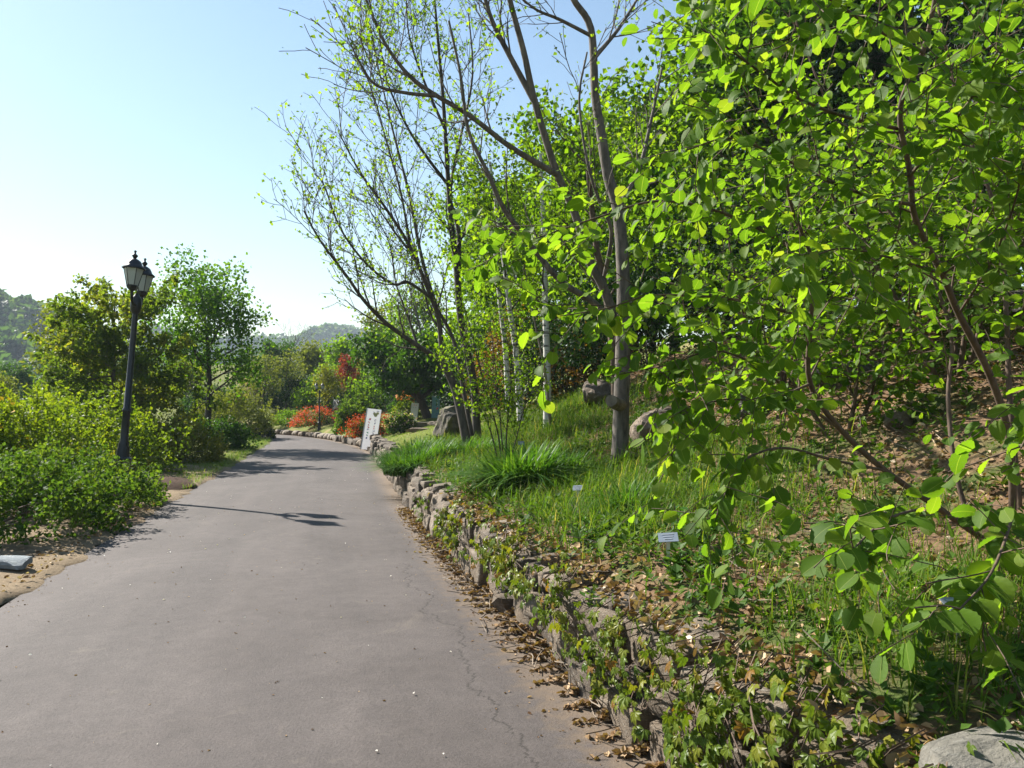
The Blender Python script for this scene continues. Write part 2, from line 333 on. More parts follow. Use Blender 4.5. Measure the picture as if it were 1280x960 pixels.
def road_mat():
    m, n, l, p = newmat('worn_asphalt'); uvn = n.new('ShaderNodeUVMap'); s = n.new('ShaderNodeSeparateXYZ'); l.new(uvn.outputs[0], s.inputs[0])
    co = n.new('ShaderNodeTexCoord').outputs['Object']
    big = noise(n, l, .8, 6, .62, co, .8); fine = noise(n, l, 75, 4, .8, co); mid = noise(n, l, 9, 6, .7, co)
    c = ramp(n, [(.28, (.066, .055, .051)), (.5, (.082, .069, .065)), (.72, (.099, .084, .079))]); l.new(big.outputs[0], c.inputs[0]); col = c.outputs[0]
    fr = ramp(n, [(.34, (.66, .65, .64)), (.5, (1, 1, 1)), (.68, (1.2, 1.2, 1.2))]); l.new(fine.outputs[0], fr.inputs[0])
    col = mixc(n, l, .85, col, mixc(n, l, 1, col, fr.outputs[0], 'MULTIPLY'))
    mr = ramp(n, [(.3, (.84, .84, .84)), (.7, (1.1, 1.09, 1.08))]); l.new(mid.outputs[0], mr.inputs[0]); col = mixc(n, l, 1, col, mr.outputs[0], 'MULTIPLY')
    mpt = n.new('ShaderNodeMapping'); mpt.inputs['Scale'].default_value = (1.6, .10, 1); l.new(uvn.outputs[0], mpt.inputs[0]); trk = noise(n, l, 1.0, 4, .6, mpt.outputs[0], .4)
    tr_ = ramp(n, [(.35, (.88, .88, .88)), (.65, (1.09, 1.085, 1.075))]); l.new(trk.outputs[0], tr_.inputs[0]); col = mixc(n, l, 1, col, tr_.outputs[0], 'MULTIPLY')
    stn = noise(n, l, 1.7, 6, .7, co, 1.2); sr_ = ramp(n, [(.60, (0, 0, 0)), (.70, (.45, .45, .45))]); l.new(stn.outputs[0], sr_.inputs[0]); col = mixc(n, l, sr_.outputs[0], col, (.135, .112, .092))
    # pits
    vo = n.new('ShaderNodeTexVoronoi'); vo.inputs['Scale'].default_value = 26; l.new(co, vo.inputs['Vector'])
    pit = math_n(n, l, 'MULTIPLY', math_n(n, l, 'LESS_THAN', vo.outputs['Distance'], .13), math_n(n, l, 'GREATER_THAN', mid.outputs[0], .53))
    col = mixc(n, l, math_n(n, l, 'MULTIPLY', pit, .6), col, (.05, .045, .04))
    # long crack beside the wall and a short one across; u in metres from the wall edge
    cx_ = n.new('ShaderNodeCombineXYZ'); l.new(s.outputs[1], cx_.inputs[0]); wob = noise(n, l, 1.1, 7, .66, cx_.outputs[0]); wob2 = noise(n, l, 9, 5, .7, cx_.outputs[0])
    cu_ = n.new('ShaderNodeCombineXYZ'); l.new(s.outputs[0], cu_.inputs[0]); wou = noise(n, l, 2.1, 6, .7, cu_.outputs[0])
    off = math_n(n, l, 'ADD', math_n(n, l, 'MULTIPLY', math_n(n, l, 'SUBTRACT', wob.outputs[0], .5), 1.1), math_n(n, l, 'MULTIPLY', math_n(n, l, 'SUBTRACT', wob2.outputs[0], .5), .10))
    d = math_n(n, l, 'ABSOLUTE', math_n(n, l, 'SUBTRACT', math_n(n, l, 'ADD', s.outputs[0], off), .58))
    gate = math_n(n, l, 'MULTIPLY', math_n(n, l, 'GREATER_THAN', mid.outputs[0], .36), math_n(n, l, 'LESS_THAN', s.outputs[1], 23))
    ck = math_n(n, l, 'MULTIPLY', math_n(n, l, 'LESS_THAN', d, .0075), gate)
    off2 = math_n(n, l, 'MULTIPLY', math_n(n, l, 'SUBTRACT', wou.outputs[0], .5), .7)
    d2 = math_n(n, l, 'ABSOLUTE', math_n(n, l, 'SUBTRACT', math_n(n, l, 'ADD', s.outputs[1], off2), 13.95))
    g2 = math_n(n, l, 'MULTIPLY', math_n(n, l, 'GREATER_THAN', s.outputs[0], 1.75), math_n(n, l, 'LESS_THAN', s.outputs[0], 2.5))
    ck2 = math_n(n, l, 'MULTIPLY', math_n(n, l, 'LESS_THAN', d2, .0045), g2)
    ckk = math_n(n, l, 'MAXIMUM', ck, ck2); col = mixc(n, l, math_n(n, l, 'MULTIPLY', ckk, .75), col, (.03, .025, .022))
    # soil washed along the edges
    e = math_n(n, l, 'ADD', s.outputs[0], math_n(n, l, 'MULTIPLY', math_n(n, l, 'SUBTRACT', mid.outputs[0], .5), .75))
    er = ramp(n, [(.0, (.9, .9, .9)), (.16, (.7, .7, .7)), (.42, (0, 0, 0))]); l.new(e, er.inputs[0])
    col = mixc(n, l, er.outputs[0], col, (.17, .122, .08))
    l.new(col, p.inputs['Base Color']); p.inputs['Roughness'].default_value = .82; p.inputs['Specular IOR Level'].default_value = .3
    h = math_n(n, l, 'SUBTRACT', math_n(n, l, 'ADD', fine.outputs[0], mid.outputs[0]), math_n(n, l, 'ADD', ckk, pit)); bump(n, l, p, h, .5, .012)
    return m
M['road'] = road_mat()

# ------------------------------------------------------------------ road, bank and ground
def catmull(P, k=24):
    P = np.asarray(P, float); P = np.vstack([2 * P[0] - P[1], P, 2 * P[-1] - P[-2]]); out = []
    t = np.linspace(0, 1, k, endpoint=False)[:, None]
    for i in range(1, len(P) - 2):
        a, b, c, d = P[i - 1:i + 3]
        out.append(.5 * (2 * b + (c - a) * t + (2 * a - 5 * b + 4 * c - d) * t ** 2 + (3 * b - a - 3 * c + d) * t ** 3))
    return np.vstack(out + [P[-2:-1]])
def resample(P, n):
    s = np.concatenate([[0], np.cumsum(np.linalg.norm(np.diff(P, axis=0), axis=1))]); q = np.linspace(0, s[-1], n)
    return np.stack([np.interp(q, s, P[:, i]) for i in range(P.shape[1])], 1), s[-1]
RE = catmull([(5.9, -14), (4.1, -8), (1.64, 0), (.71, 3.4), (.30, 4.76), (-1.01, 9.7), (-3.05, 18.5), (-4.83, 26.3), (-6.6, 31.5), (-9.2, 37), (-12.0, 41.3), (-16, 45), (-23, 48.5), (-32, 50)])
LE = catmull([(1.9, -15), (.1, -9), (-2.4, 0), (-3.25, 3.2), (-3.7, 4.8), (-5.0, 10), (-6.95, 18.5), (-8.75, 26.0), (-9.9, 31), (-11.4, 36.2), (-13.6, 39.0), (-17.5, 41.5), (-23.5, 44.3), (-32, 45.8)])
RE, RLEN = resample(RE, 420); LE, _ = resample(LE, 420)
REs = np.linspace(0, RLEN, len(RE)); RT = nrm(np.gradient(RE, axis=0)); RN = np.stack([RT[:, 1], -RT[:, 0]], 1)   # to the right
def redge(y):                      # index on the right edge at world y
    return int(np.argmin(np.abs(RE[:, 1] - y)))
def sv(x, y):
    x = np.atleast_1d(np.asarray(x, float)); y = np.atleast_1d(np.asarray(y, float)); S = np.empty(len(x)); V = np.empty(len(x))
    for a in range(0, len(x), 20000):
        q = np.stack([x[a:a + 20000], y[a:a + 20000]], 1); d = ((q[:, None] - RE[None]) ** 2).sum(-1); i = d.argmin(1)
        S[a:a + 20000] = i; V[a:a + 20000] = ((q - RE[i]) * RN[i]).sum(1)
    return S.astype(int), V
def smooth01(x, a, b):
    t = np.clip((x - a) / (b - a), 0, 1); return t * t * (3 - 2 * t)
def bumpy(x, y):
    return .05 * np.sin(1.7 * x + .6) * np.sin(1.3 * y + 1.1) + .03 * np.sin(4.1 * x + 2.2 * y) + .02 * np.sin(7.3 * y - 3.1 * x)
def prof(v, y):
    v = np.maximum(v, 0)
    a = .54 + .11 * np.minimum(v, 6) + .36 * np.maximum(0, np.minimum(v, 6) - 2) ** 1.05 + .10 * np.maximum(0, v - 6)
    b = .40 - .13 * smooth01(y, 24, 28) + .28 * np.minimum(v, 4) + .06 * np.clip(v - 4, 0, 5) + .33 * np.maximum(0, np.minimum(v, 20) - 9)
    w = smooth01(y, 16, 22) * (1 - .0 * v)
    return a * (1 - w) + b * w
def H(x, y):
    s, v = sv(x, y); x = np.atleast_1d(x); y = np.atleast_1d(y)
    return prof(v, y) - .13 * (1 - smooth01(v, .1, .5)) + bumpy(x, y) * smooth01(v, .1, 1.2) * (1 - .75 * smooth01(y, 17, 22))
def Hs(x, y): return float(H(x, y)[0])
def px(x, y, d): return np.array([(x - 640) / 960 * d, d, 1.6 + (507 - y) / 960 * d])

# base ground sheet
mb = MB(); n = 60; e = 2500
g = np.sign(np.linspace(-1, 1, n)) * np.abs(np.linspace(-1, 1, n)) ** 2.5 * e
X, Y = np.meshgrid(g, g); Z = np.full_like(X, -.06)
i = np.arange(n - 1)[:, None] * n + np.arange(n - 1)[None]
grid_f = lambda n, m: (lambda i: np.stack([i, i + 1, i + m + 1, i + m], -1).reshape(-1, 4))(np.arange(n - 1)[:, None] * m + np.arange(m - 1)[None])
mb.add(np.stack([X, Y, Z], -1), grid_f(n, n)); tag(mb.build('ground', M['ground']), kind='structure')

# road
mb = MB(); k = 11; t = np.linspace(0, 1, k)
P = RE[:, None] * (1 - t)[None, :, None] + LE[:, None] * t[None, :, None]
Z = np.broadcast_to(.035 * (1 - (2 * t - 1) ** 2)[None], P.shape[:2]) + .004
W = np.linalg.norm(RE - LE, axis=1)
uv = np.stack([W[:, None] * t[None], np.broadcast_to(REs[:, None], Z.shape)], -1)
mb.add(np.concatenate([P, Z[..., None]], -1), grid_f(len(RE), k)[:, ::-1], None, uv); tag(mb.build('road', M['road'], smooth=True), kind='structure')

# left verge: soil strip along the left road edge
LT = nrm(np.gradient(LE, axis=0)); LN = np.stack([-LT[:, 1], LT[:, 0]], 1)
def lverge(v, i): return LE[i] + LN[i] * v
mb = MB(); vv = np.array([-.04, .0, .12, .3, .6, 1.0, 1.6, 2.4, 3.6]); Q = LE[:, None] + LN[:, None] * vv[None, :, None]
jq = np.arange(len(LE)); jit = .05 * np.sin(jq * .9) + .06 * np.sin(jq * .37 + 1) + .05 * np.sin(jq * 1.7 + 2) + .03 * np.sin(jq * 2.6)
Q[:, :2] += (LN * jit[:, None])[:, None] * np.array([1.0, .9])[None, :, None]
zz = np.array([-.02, .014, .03, .05, .07, .09, .10, .09, -.1])[None] + .015 * np.sin(Q[..., 0] * 5.1) * np.sin(Q[..., 1] * 4.3)
far = np.arange(len(LE)) < redge(20)
mb.add(np.concatenate([Q, zz[..., None]], -1), grid_f(len(LE), len(vv))); vo = mb.build('verge', [M['verge'], M['lawn']], smooth=True); tag(vo, kind='structure')
yy = np.repeat(Q[:-1, 3, 1], len(vv) - 1); vo.data.polygons.foreach_set('material_index', (yy > 19.5).astype(np.int32))

# right bank
mb = MB(); vv = np.concatenate([np.linspace(.12, 3, 30), np.linspace(3.2, 10, 35), np.linspace(10.5, 48, 30)])
idx = np.arange(0, 420, 1); idx = idx[RE[idx, 1] > -7]
Q = RE[idx][:, None] + RN[idx][:, None] * vv[None, :, None]
z = H(Q[..., 0].ravel(), Q[..., 1].ravel()).reshape(Q.shape[:2]); z[:, 0] -= .12
mb.add(np.concatenate([Q, z[..., None]], -1), grid_f(len(idx), len(vv))[:, ::-1]); bank = mb.build('bank', [M['bank'], M['lawn']], smooth=True); tag(bank, kind='structure')
fy = np.repeat(Q[:-1, 0, 1], len(vv) - 1); fv = np.tile(vv[:-1], len(idx) - 1)
bank.data.polygons.foreach_set('material_index', ((fy + .6 * np.sin(fv * 3) > 18.6) ).astype(np.int32))

# far hills
def hill(name, cx, cy, rx, ry, h, seed, mat):
    mb = MB(); n = 50; g = np.linspace(-2.6, 2.6, n); X, Y = np.meshgrid(g, g)
    wx, wy = cx + X * rx, cy + Y * ry
    Z = hill_h(wx, wy, cx, cy, rx, ry, h) - 1.5
    mb.add(np.stack([wx, wy, Z], -1), grid_f(n, n)); return tag(mb.build(name, mat, smooth=True), kind='structure')
def hill_h(x, y, cx, cy, rx, ry, h):
    u, v = (x - cx) / rx, (y - cy) / ry
    return h * np.exp(-.5 * (u * u + v * v)) * (1 + .13 * np.sin(x * .031 + y * .017) + .08 * np.sin(x * .071 - y * .05))
HILLS = [(-322, 300, 92, 90, 100), (-330, 660, 120, 70, 52), (-225, 740, 150, 60, 64)]
for j, (cx, cy_, rx, ry, h) in enumerate(HILLS): hill('hill', cx, cy_, rx, ry, h, j, M['ground'])
mb = MB(); blob_n = 38
for j, (cx, cy_, rx, ry, h) in enumerate(HILLS):
    for _ in range(5200 if j == 0 else 3600):
        x, y = cx + rng.normal() * rx * 1.05, cy_ + rng.normal(-.25, .75) * ry
        if not (-.78 < x / y < .02): continue
        z = hill_h(x, y, cx, cy_, rx, ry, h) - 1.5
        if z < 1: continue
        r = rng.uniform(2.2, 3.6) * (1 if j == 0 else 1.5); tt = np.clip(rng.normal(.45, .28), 0, 1)
        d = rdir(blob_n, .35); P = np.array([x, y, z + r * .9]) + d * r * np.array([1, 1, 1.25]) * rng.uniform(.65, 1.0, (blob_n, 1))
        scatter(mb, WIDE, P, rdir(blob_n, -.1), d + .3 * rdir(blob_n), r * rng.uniform(.7, 1.1, blob_n), np.clip(tt + rng.normal(0, .07, blob_n), 0, 1))
M['hillwood'] = leafmat('hill_wood_leaf', [(0, (.02, .045, .014)), (.5, (.05, .10, .02)), (1, (.12, .18, .03))], .45, 1.3)
tag(mb.build('hillside_wood', M['hillwood']), 'distant mixed green wood covering the hazy hills', 'wood', kind='stuff')

# ------------------------------------------------------------------ stones
def ico(sub):
    import bmesh
    bm = bmesh.new(); bmesh.ops.create_icosphere(bm, subdivisions=sub, radius=1); v = np.array([q.co[:] for q in bm.verts]); f = np.array([[q.index for q in a.verts] for a in bm.faces]); bm.free(); return v, f
ICO2, ICO3, ICO4 = ico(2), ico(3), ico(4)
def rock_mesh(name, mat, base, boxy=.5, cuts=9, rough=.05, seed=0, sharp=30):
    r = np.random.default_rng(seed); v, f = base; v = np.sign(v) * np.abs(v) ** boxy
    v = v / np.abs(v).max(0)
    for _ in range(cuts):
        d = nrm(r.normal(size=3)); h = r.uniform(.62, .95) * np.abs(v @ d).max(); k = v @ d - h; v = v - np.maximum(k, 0)[:, None] * d
    for sc, am in ((2.3, rough), (5.1, rough * .5), (9, rough * .3)):
        ph = r.uniform(0, 6, (3, 3)); v = v + am * np.stack([np.sin(v @ (r.normal(size=3) * sc) + ph[i, 0]) * np.cos(v @ (r.normal(size=3) * sc) + ph[i, 1]) for i in range(3)], 1)
    v = v / np.abs(v).max(0) * .5
    mb = MB(); mb.add(v, f); me = mb.mesh(name, mat, True); me.set_sharp_from_angle(angle=R(sharp)); return me
wall_me = [rock_mesh('stone', M['stone'], ICO3, .2, 7, .022, 100 + i, 24) for i in range(16)]
wall_far = [rock_mesh('stone', M['stone'], ico(1) if False else ICO2, .4, 6, .04, 140 + i) for i in range(8)]

wall = thing('dry_stone_wall', 'low dry stone retaining wall along the right road edge under the bank', 'wall', (float(RE[redge(6)][0]), 6, 0))
wroot = np.array(wall.location)
mb = MB(); ii = np.arange(redge(-6), 400); Q = []
fz = 1 - .45 * smooth01(RE[ii, 1], 24, 28)
for v, z in ((.1, -.05), (.13, .3), (.17, .42), (.45, .40)): Q.append(np.concatenate([RE[ii] + RN[ii] * v, (z * fz)[:, None]], 1))
Q = np.stack(Q, 1) - wroot; mb.add(Q, grid_f(len(ii), 4)[:, ::-1]); mb.build('core', M['earth'], wall)
def wpoint(s, v, z):
    i = int(np.clip(np.searchsorted(REs, s), 0, 419)); p = RE[i] + RN[i] * v; return np.array([p[0], p[1], z]), math.atan2(RT[i, 1], RT[i, 0])
def put_stone(me, p, ang, size, tilt=(0, 0, 0)):
    o = obj('stone', me, wall); o.location = Vector(p - wroot); o.rotation_euler = (tilt[0], tilt[1], ang + tilt[2]); o.scale = size; return o
nst = 0; s0 = REs[redge(-1.5)]; s1 = REs[redge(27)]; s2 = REs[395]
for course, (z0, hh) in enumerate(((0.0, .19), (.175, .18), (.34, .17))):
    s = s0 + course * .15
    while s < s1:
        near = s < REs[redge(6)]
        L = rng.uniform(.22, .46) if near else rng.uniform(.3, .58)
        tall = course < 2 and rng.random() < .14
        h = hh * rng.uniform(.85, 1.12) * (1.8 if tall else 1); p, a = wpoint(s + L / 2, .1 + .03 * course + rng.normal(0, .025), z0 + h / 2 - .02)
        put_stone(wall_me[rng.integers(16)], p, a, (L * 1.07, rng.uniform(.26, .36), h * 1.06), rng.normal(0, .045, 3)); s += L; nst += 1
s = s0
while s < s1:                                    # loose cap stones, with gaps where soil and creeper spill over
    nr = s < REs[redge(8.5)]; L = rng.uniform(.2, .42); gap = rng.uniform(.1, .7) if nr or rng.random() < .4 else 0
    h = rng.uniform(.08, .14); p, a = wpoint(s + L / 2, (.24 if nr else .19) + rng.normal(0, .04), .49 + h / 2 - (.06 if nr else .03))
    put_stone(wall_me[rng.integers(16)], p, a, (L, rng.uniform(.2, .34), h), rng.normal(0, .1, 3)); s += L + gap; nst += 1
s = s1
while s < s2 and nst < 298:
    L = rng.uniform(.36, .66); h = rng.uniform(.24, .34); p, a = wpoint(s + L / 2, .12 + rng.normal(0, .04), h / 2 - .02)
    put_stone(wall_far[rng.integers(8)], p, a, (L * 1.05, .4, h), rng.normal(0, .06, 3)); s += L; nst += 1
mb = MB()
while s < s2:                                    # the small far stones past the limit, joined
    L = rng.uniform(.36, .66); h = rng.uniform(.24, .34); p, a = wpoint(s + L / 2, .12 + rng.normal(0, .04), h / 2 - .02); me = wall_far[rng.integers(8)]
    v = np.empty(len(me.vertices) * 3, np.float32); me.vertices.foreach_get('co', v); v = v.reshape(-1, 3) * [L * 1.05, .4, h]; ca, sa = math.cos(a), math.sin(a)
    v = np.stack([v[:, 0] * ca - v[:, 1] * sa, v[:, 0] * sa + v[:, 1] * ca, v[:, 2]], 1); mb.add(v + p - wroot, ICO2[1]); s += L
if mb.v: tag(mb.build('far_stones', M['stone'], wall, True), kind='stuff')

def boulder(name, label, p, size, mat, rz=0, seed=1, boxy=.55, cuts=12, sink=.15, cat='boulder', group=None, base=ICO4):
    me = rock_mesh(name, mat, base, boxy, cuts + 8, .07, seed, 18); o = obj(name, me); o.scale = size
    o.location = (p[0], p[1], p[2] + size[2] * (.5 - sink)); o.rotation_euler = (0, 0, rz); return tag(o, label, cat, group)
def bk(x, y): return (x, y, Hs(x, y))
boulder('mossy_boulder', 'big dark mossy boulder standing on the lawn behind the leaning tree', bk(-1.42, 18.0), (.95, .85, .98), M['stone_moss'], .4, 21, .6, 14)
boulder('boulder', 'pale tan boulder on the bank beside the thick sawn-limb trunk', bk(2.05, 10.2), (1.0, .8, .56), M['stone_pale'], .2, 33, sink=.3)
boulder('boulder', 'rounded tan boulder higher on the bank behind the thick trunk', bk(1.62, 14.6), (.8, .7, .62), M['stone_pale'], .9, 35)
boulder('boulder', 'flat grey boulder with leaf shadows at the end of the stone wall', (1.42, 2.12, .36), (.62, .5, .34), M['stone_grey'], .5, 41, .5, 10)
boulder('slope_stone', 'pale grey stone on the leaf litter uphill of the round-leaved shrub', bk(5.2, 7.7), (.6, .4, .4), M['stone_grey'], .3, 43, sink=.38)
boulder('slope_stone', 'small whitish stone half buried in the leaf litter', bk(3.3, 6.6), (.3, .25, .22), M['stone_pale'], .3, 44, sink=.38)
boulder('slope_stone', 'grey slab lying in shade on the upper bank', bk(3.7, 8.6), (.9, .5, .35), M['stone_grey'], -.3, 45, sink=.38)
boulder('slope_stone', 'dark grey ledge stone on the upper bank among roots', bk(2.9, 9.0), (.6, .5, .35), M['stone_grey'], .7, 46, sink=.38)
boulder('flat_stone', 'flat blue-grey stone lying on bare soil at the left road edge', (-4.78, 7.35, .05), (.44, .26, .14), M['slate'], -.1, 52, .45, 8, .1, 'stone', base=ICO3)
for j, (sx, sy, lb) in enumerate(((-2.9, 24.3, 'flat pale stepping stone at the foot of the lawn slope'), (-2.3, 24.9, 'flat pale stepping stone further up the lawn slope'))):
    boulder('stepping_stone', lb, bk(sx, sy), (.9, .45, .16), M['stone_pale'], .2 * j, 60 + j, .5, 8, .3, 'stone', base=ICO3)
boulder('dark_ledge', 'long low dark stone ledge stepping across the lawn', bk(-3.4, 27.5), (1.9, .5, .34), M['stone_moss'], .25, 66, .45, 8, .2, 'stone', base=ICO3)

# ------------------------------------------------------------------ tree machinery
def walk(p, d, length, n, gnarl=.12, trop=(0, 0, .05), r=rng):
    P = [np.array(p, float)]; d = nrm(np.array(d, float)); st = length / n; trop = np.array(trop)
    for _ in range(n):
        d = nrm(d + gnarl * r.normal(size=3) + trop); P.append(P[-1] + d * st)
    return np.array(P)
def at(P, t):
    k = t * (len(P) - 1); i = min(int(k), len(P) - 2); f = k - i; return P[i] * (1 - f) + P[i + 1] * f, nrm(P[i + 1] - P[i])
def child_dir(T, ang, az=None):
    ref = np.array([0, 0, 1.]) if abs(T[2]) < .9 else np.array([1., 0, 0]); u = nrm(np.cross(T, ref)); w = np.cross(T, u)
    az = rng.uniform(0, 2 * np.pi) if az is None else az
    return math.cos(ang) * T + math.sin(ang) * (math.cos(az) * u + math.sin(az) * w)
def sprout(par, n, t0, t1, lf, ang, nseg=4, gnarl=.12, trop=(0, 0, .05), rr=.55, taper=.25):
    """children on the branches in par; each branch = (P, radii)"""
    out = []
    for P, r in par:
        L = np.linalg.norm(np.diff(P, axis=0), axis=1).sum(); m = n if isinstance(n, int) else max(1, int(round(n * L)))
        ph = rng.uniform(0, 6.28)
        for q in range(m):
            t = t0 + (t1 - t0) * (q + rng.random()) / m; p, T = at(P, t); ra = np.interp(t, np.linspace(0, 1, len(r)), r) * rr
            l = lf * rng.uniform(.65, 1.25) * (1 - .45 * t) if lf > 0 else -lf * rng.uniform(.6, 1.2)
            ph += 2.4
            K = walk(p, child_dir(T, R(ang) * rng.uniform(.7, 1.3), ph), l, nseg, gnarl, trop); out.append((K, np.linspace(ra, ra * taper, len(K))))
    return out
def wood(mb, brs, n=5, minr=.0):
    for P, r in brs: tube(mb, P, np.maximum(r, minr), n, cap=False)
def stem_parts(root, brs, n, mat='bark_red'):
    for b in brs: q = MB(); wood(q, [b], n); q.build('stem', M[mat], root, True)
def tipcloud(brs, per, sig, t0=.3):
    out = []
    for P, r in brs:
        t = rng.uniform(t0, 1, per) * (len(P) - 1); i = np.minimum(t.astype(int), len(P) - 2); f = (t - i)[:, None]
        out.append(P[i] * (1 - f) + P[i + 1] * f + rng.normal(0, sig, (per, 3)))
    return np.concatenate(out)
def cloud_leaves(mb, P, size, tmpl=WIDE, droop=-.25, up=.6, tb=None, ts=.22):
    n = len(P)
    if tb is None: tb = .5
    scatter(mb, tmpl, P, rdir(n, droop), rdir(n, up), size * rng.uniform(.65, 1.25, n), np.clip(tb + rng.normal(0, ts, n), 0, 1))

def leafy_tree(name, label, cat, base, h, spread, leaf_mat, bark, trunk_r=.1, lean=(0, 0), clear=.3, limbs=9, per=26, size=.11, sig=.16, ang=55, trop=.06, tmpl=WIDE, group=None, sub=6, tb=.5, stems=1, l3=3):
    root = thing(name, label, cat, base, 0, group); wb = MB(); lb = MB(); T = []
    for k in range(stems):
        off = np.array([0, 0, 0.]) if stems == 1 else np.array([rng.normal(0, .12), rng.normal(0, .12), 0])
        d = np.array([lean[0], lean[1], 1.0]) + (0 if stems == 1 else np.array([rng.normal(0, .25), rng.normal(0, .25), 0]))
        P = walk(off - np.array([0, 0, .15]), d, h * (.92 if k == 0 else rng.uniform(.7, .95)), 9, .055, (0, 0, .03))
        r = trunk_r * (1 if k == 0 else .75) * (np.linspace(1, .12, len(P)) ** .9); r[0] *= 1.35; T.append((P, r))
    l1 = sprout(T, limbs, clear, .97, spread, ang, 6, .10, (0, 0, trop), .5, .2)
    l2 = sprout(l1 + [(P[-4:], r[-4:]) for P, r in T], sub, .2, 1., spread * .45, 48, 4, .14, (0, 0, trop * .6), .55, .3)
    l3_ = sprout(l2, l3, .25, 1., spread * .2, 45, 3, .15, (0, 0, .03), .5, .4)
    wood(wb, T, 8); wood(wb, l1, 5); wood(wb, l2, 3, .004); wood(wb, l3_, 3, .003)
    P = tipcloud(l3_ if l3 else l2, per, sig, .2); zt = P[:, 2] / h
    # each limb gets its own slight tone
    cloud_leaves(lb, P, size, tmpl, tb=np.clip(tb + .18 * np.sin(P[:, 0] * 2.1 + P[:, 1] * 1.3 + P[:, 2] * 1.9), 0, 1))
    wb.build('trunk', M[bark], root, True); lb.build('crown', M[leaf_mat], root); return root

def shrub(name, label, base, rx, ry, h, leaf_mat, n=6000, size=.05, bark='bark_red', clumps=70, cr=.28, bloom=None, nb=0, bsize=.05, group=None, tmpl=WIDE, up=.5, cat='shrub', stems=14, bcap=.0, tb=.45, rz=0):
    root = thing(name, label, cat, base, rz, group); lb = MB(); wb = MB()
    u = rng.uniform(.0, 1, clumps); a = rng.uniform(0, 2 * np.pi, clumps); ct = np.clip(1 - u * 1.05, -.02, 1); st = np.sqrt(np.maximum(0, 1 - ct ** 2))
    cc = np.stack([rx * st * np.cos(a), ry * st * np.sin(a), h * (.12 + .88 * ct)], 1) * (1 - .22 * rng.random((clumps, 1)) ** 2) * (1 + .10 * rng.normal(size=(clumps, 1)))
    cc[:, 2] = np.maximum(cc[:, 2], h * .06)
    k = rng.integers(0, clumps, n); rad = cr * min(rx, h) * rng.uniform(.5, 1, n) ** .6
    P = cc[k] + rdir(n) * rad[:, None]; P[:, 2] = np.maximum(P[:, 2], .01 + .06 * rng.random(n))
    cloud_leaves(lb, P, size, tmpl, -.1, up, np.clip(tb + .2 * np.sin(k * 2.7), 0, 1), .2)
    for j in range(stems):
        q = cc[rng.integers(clumps)]; s = np.array([q[0] * .15, q[1] * .15, -.08]); t = np.linspace(0, 1, 5)[:, None]
        tube(wb, s * (1 - t) + q * t + np.array([0, 0, .15 * h]) * np.sin(t * np.pi), np.linspace(.012, .004, 5), 4, False)
    for j in range(clumps if leaf_mat in ('hedge', 'lime', 'yellowgreen', 'willow') and n > 3900 else 0):
        q = cc[rng.integers(clumps)]; K = walk(q, nrm(q * np.array([1, 1, .6]) + 1e-6) + np.array([0, 0, 1.1]), h * rng.uniform(.15, .42), 4, .16, (0, 0, .05)); tube(wb, K, np.linspace(.006, .002, 5), 3, False)
        cloud_leaves(lb, tipcloud([(K, 0)], 22, size * .35, .1), size, tmpl, .1, up, .75, .2)
    tag(wb.build('stem', M[bark], root), kind='stuff'); lb.build('foliage', M[leaf_mat], root)
    if bloom:
        bb = MB(); k = rng.integers(0, clumps, nb); k = k[cc[k, 2] > bcap * h]; P = cc[k] * 1.02 + nrm(cc[k] * np.array([1, 1, 1.3])) * cr * min(rx, h) * .85 + rng.normal(0, .5 * cr * min(rx, h), (len(k), 3))
        P[:, 2] = np.maximum(P[:, 2], .03)
        cloud_leaves(bb, P, bsize, WIDE, .2, .6); tag(bb.build('bloom', M[bloom], root), kind='stuff')
    return root

def pine(name, label, base, h, spread, group=None, lean=(0, 0), r=.16):
    root = thing(name, label, 'tree', base, 0, group); wb = MB(); lb = MB()
    P = walk((0, 0, -.2), (lean[0], lean[1], 1), h, 10, .03, (0, 0, .02)); T = [(P, r * np.linspace(1, .12, len(P)))]
    l1 = sprout(T, 24, .3, .98, spread, 82, 5, .09, (0, 0, .0), .35, .2); l2 = sprout(l1, 6, .25, 1, spread * .33, 45, 3, .12, (0, 0, .05), .5, .3)
    wood(wb, T, 8); wood(wb, l1, 4); wood(wb, l2, 3, .004)
    Q = tipcloud(l2, 75, .05, .15); n = len(Q); scatter(lb, NEEDLE, Q, rdir(n, .35), rdir(n), .16 * rng.uniform(.7, 1.3, n))
    wb.build('trunk', M['bark_dark'], root, True); lb.build('crown', M['needle'], root); return root

# ------------------------------------------------------------------ left side planting
shrub('low_shrub', 'low dense green shrub mound spilling to the road edge beside the flat stone', (-6.9, 9.3, 0), 2.0, 1.7, .9, 'hedge', 15000, .058, clumps=150, cr=.26, group=None)
shrub('low_shrub', 'low dense green shrub mound around the foot of the lamp post', (-6.75, 11.6, 0), 1.4, 1.45, .78, 'hedge', 10000, .058, clumps=110, cr=.26, tb=.5)
shrub('lime_shrub', 'bright lime green shrub with layered twigs beside the lamp post', (-8.35, 13.6, 0), 1.3, 1.2, 1.5, 'lime', 8000, .07, clumps=80, cr=.26)
shrub('flowering_shrub', 'tall lime shrub with yellow flowers at the outer edge of the verge', (-9.6, 12.9, 0), 1.25, 1.2, 1.65, 'lime', 8000, .07, clumps=80, cr=.26, bloom='yellow_bloom', nb=130, bsize=.09, bcap=.4)
shrub('meadow_shrub', 'soft yellow-green shrub between the lime shrubs and the feathery tree', (-10.2, 17.2, 0), 2.6, 1.6, 1.65, 'lime', 9000, .09, clumps=90, cr=.24, tb=.25)
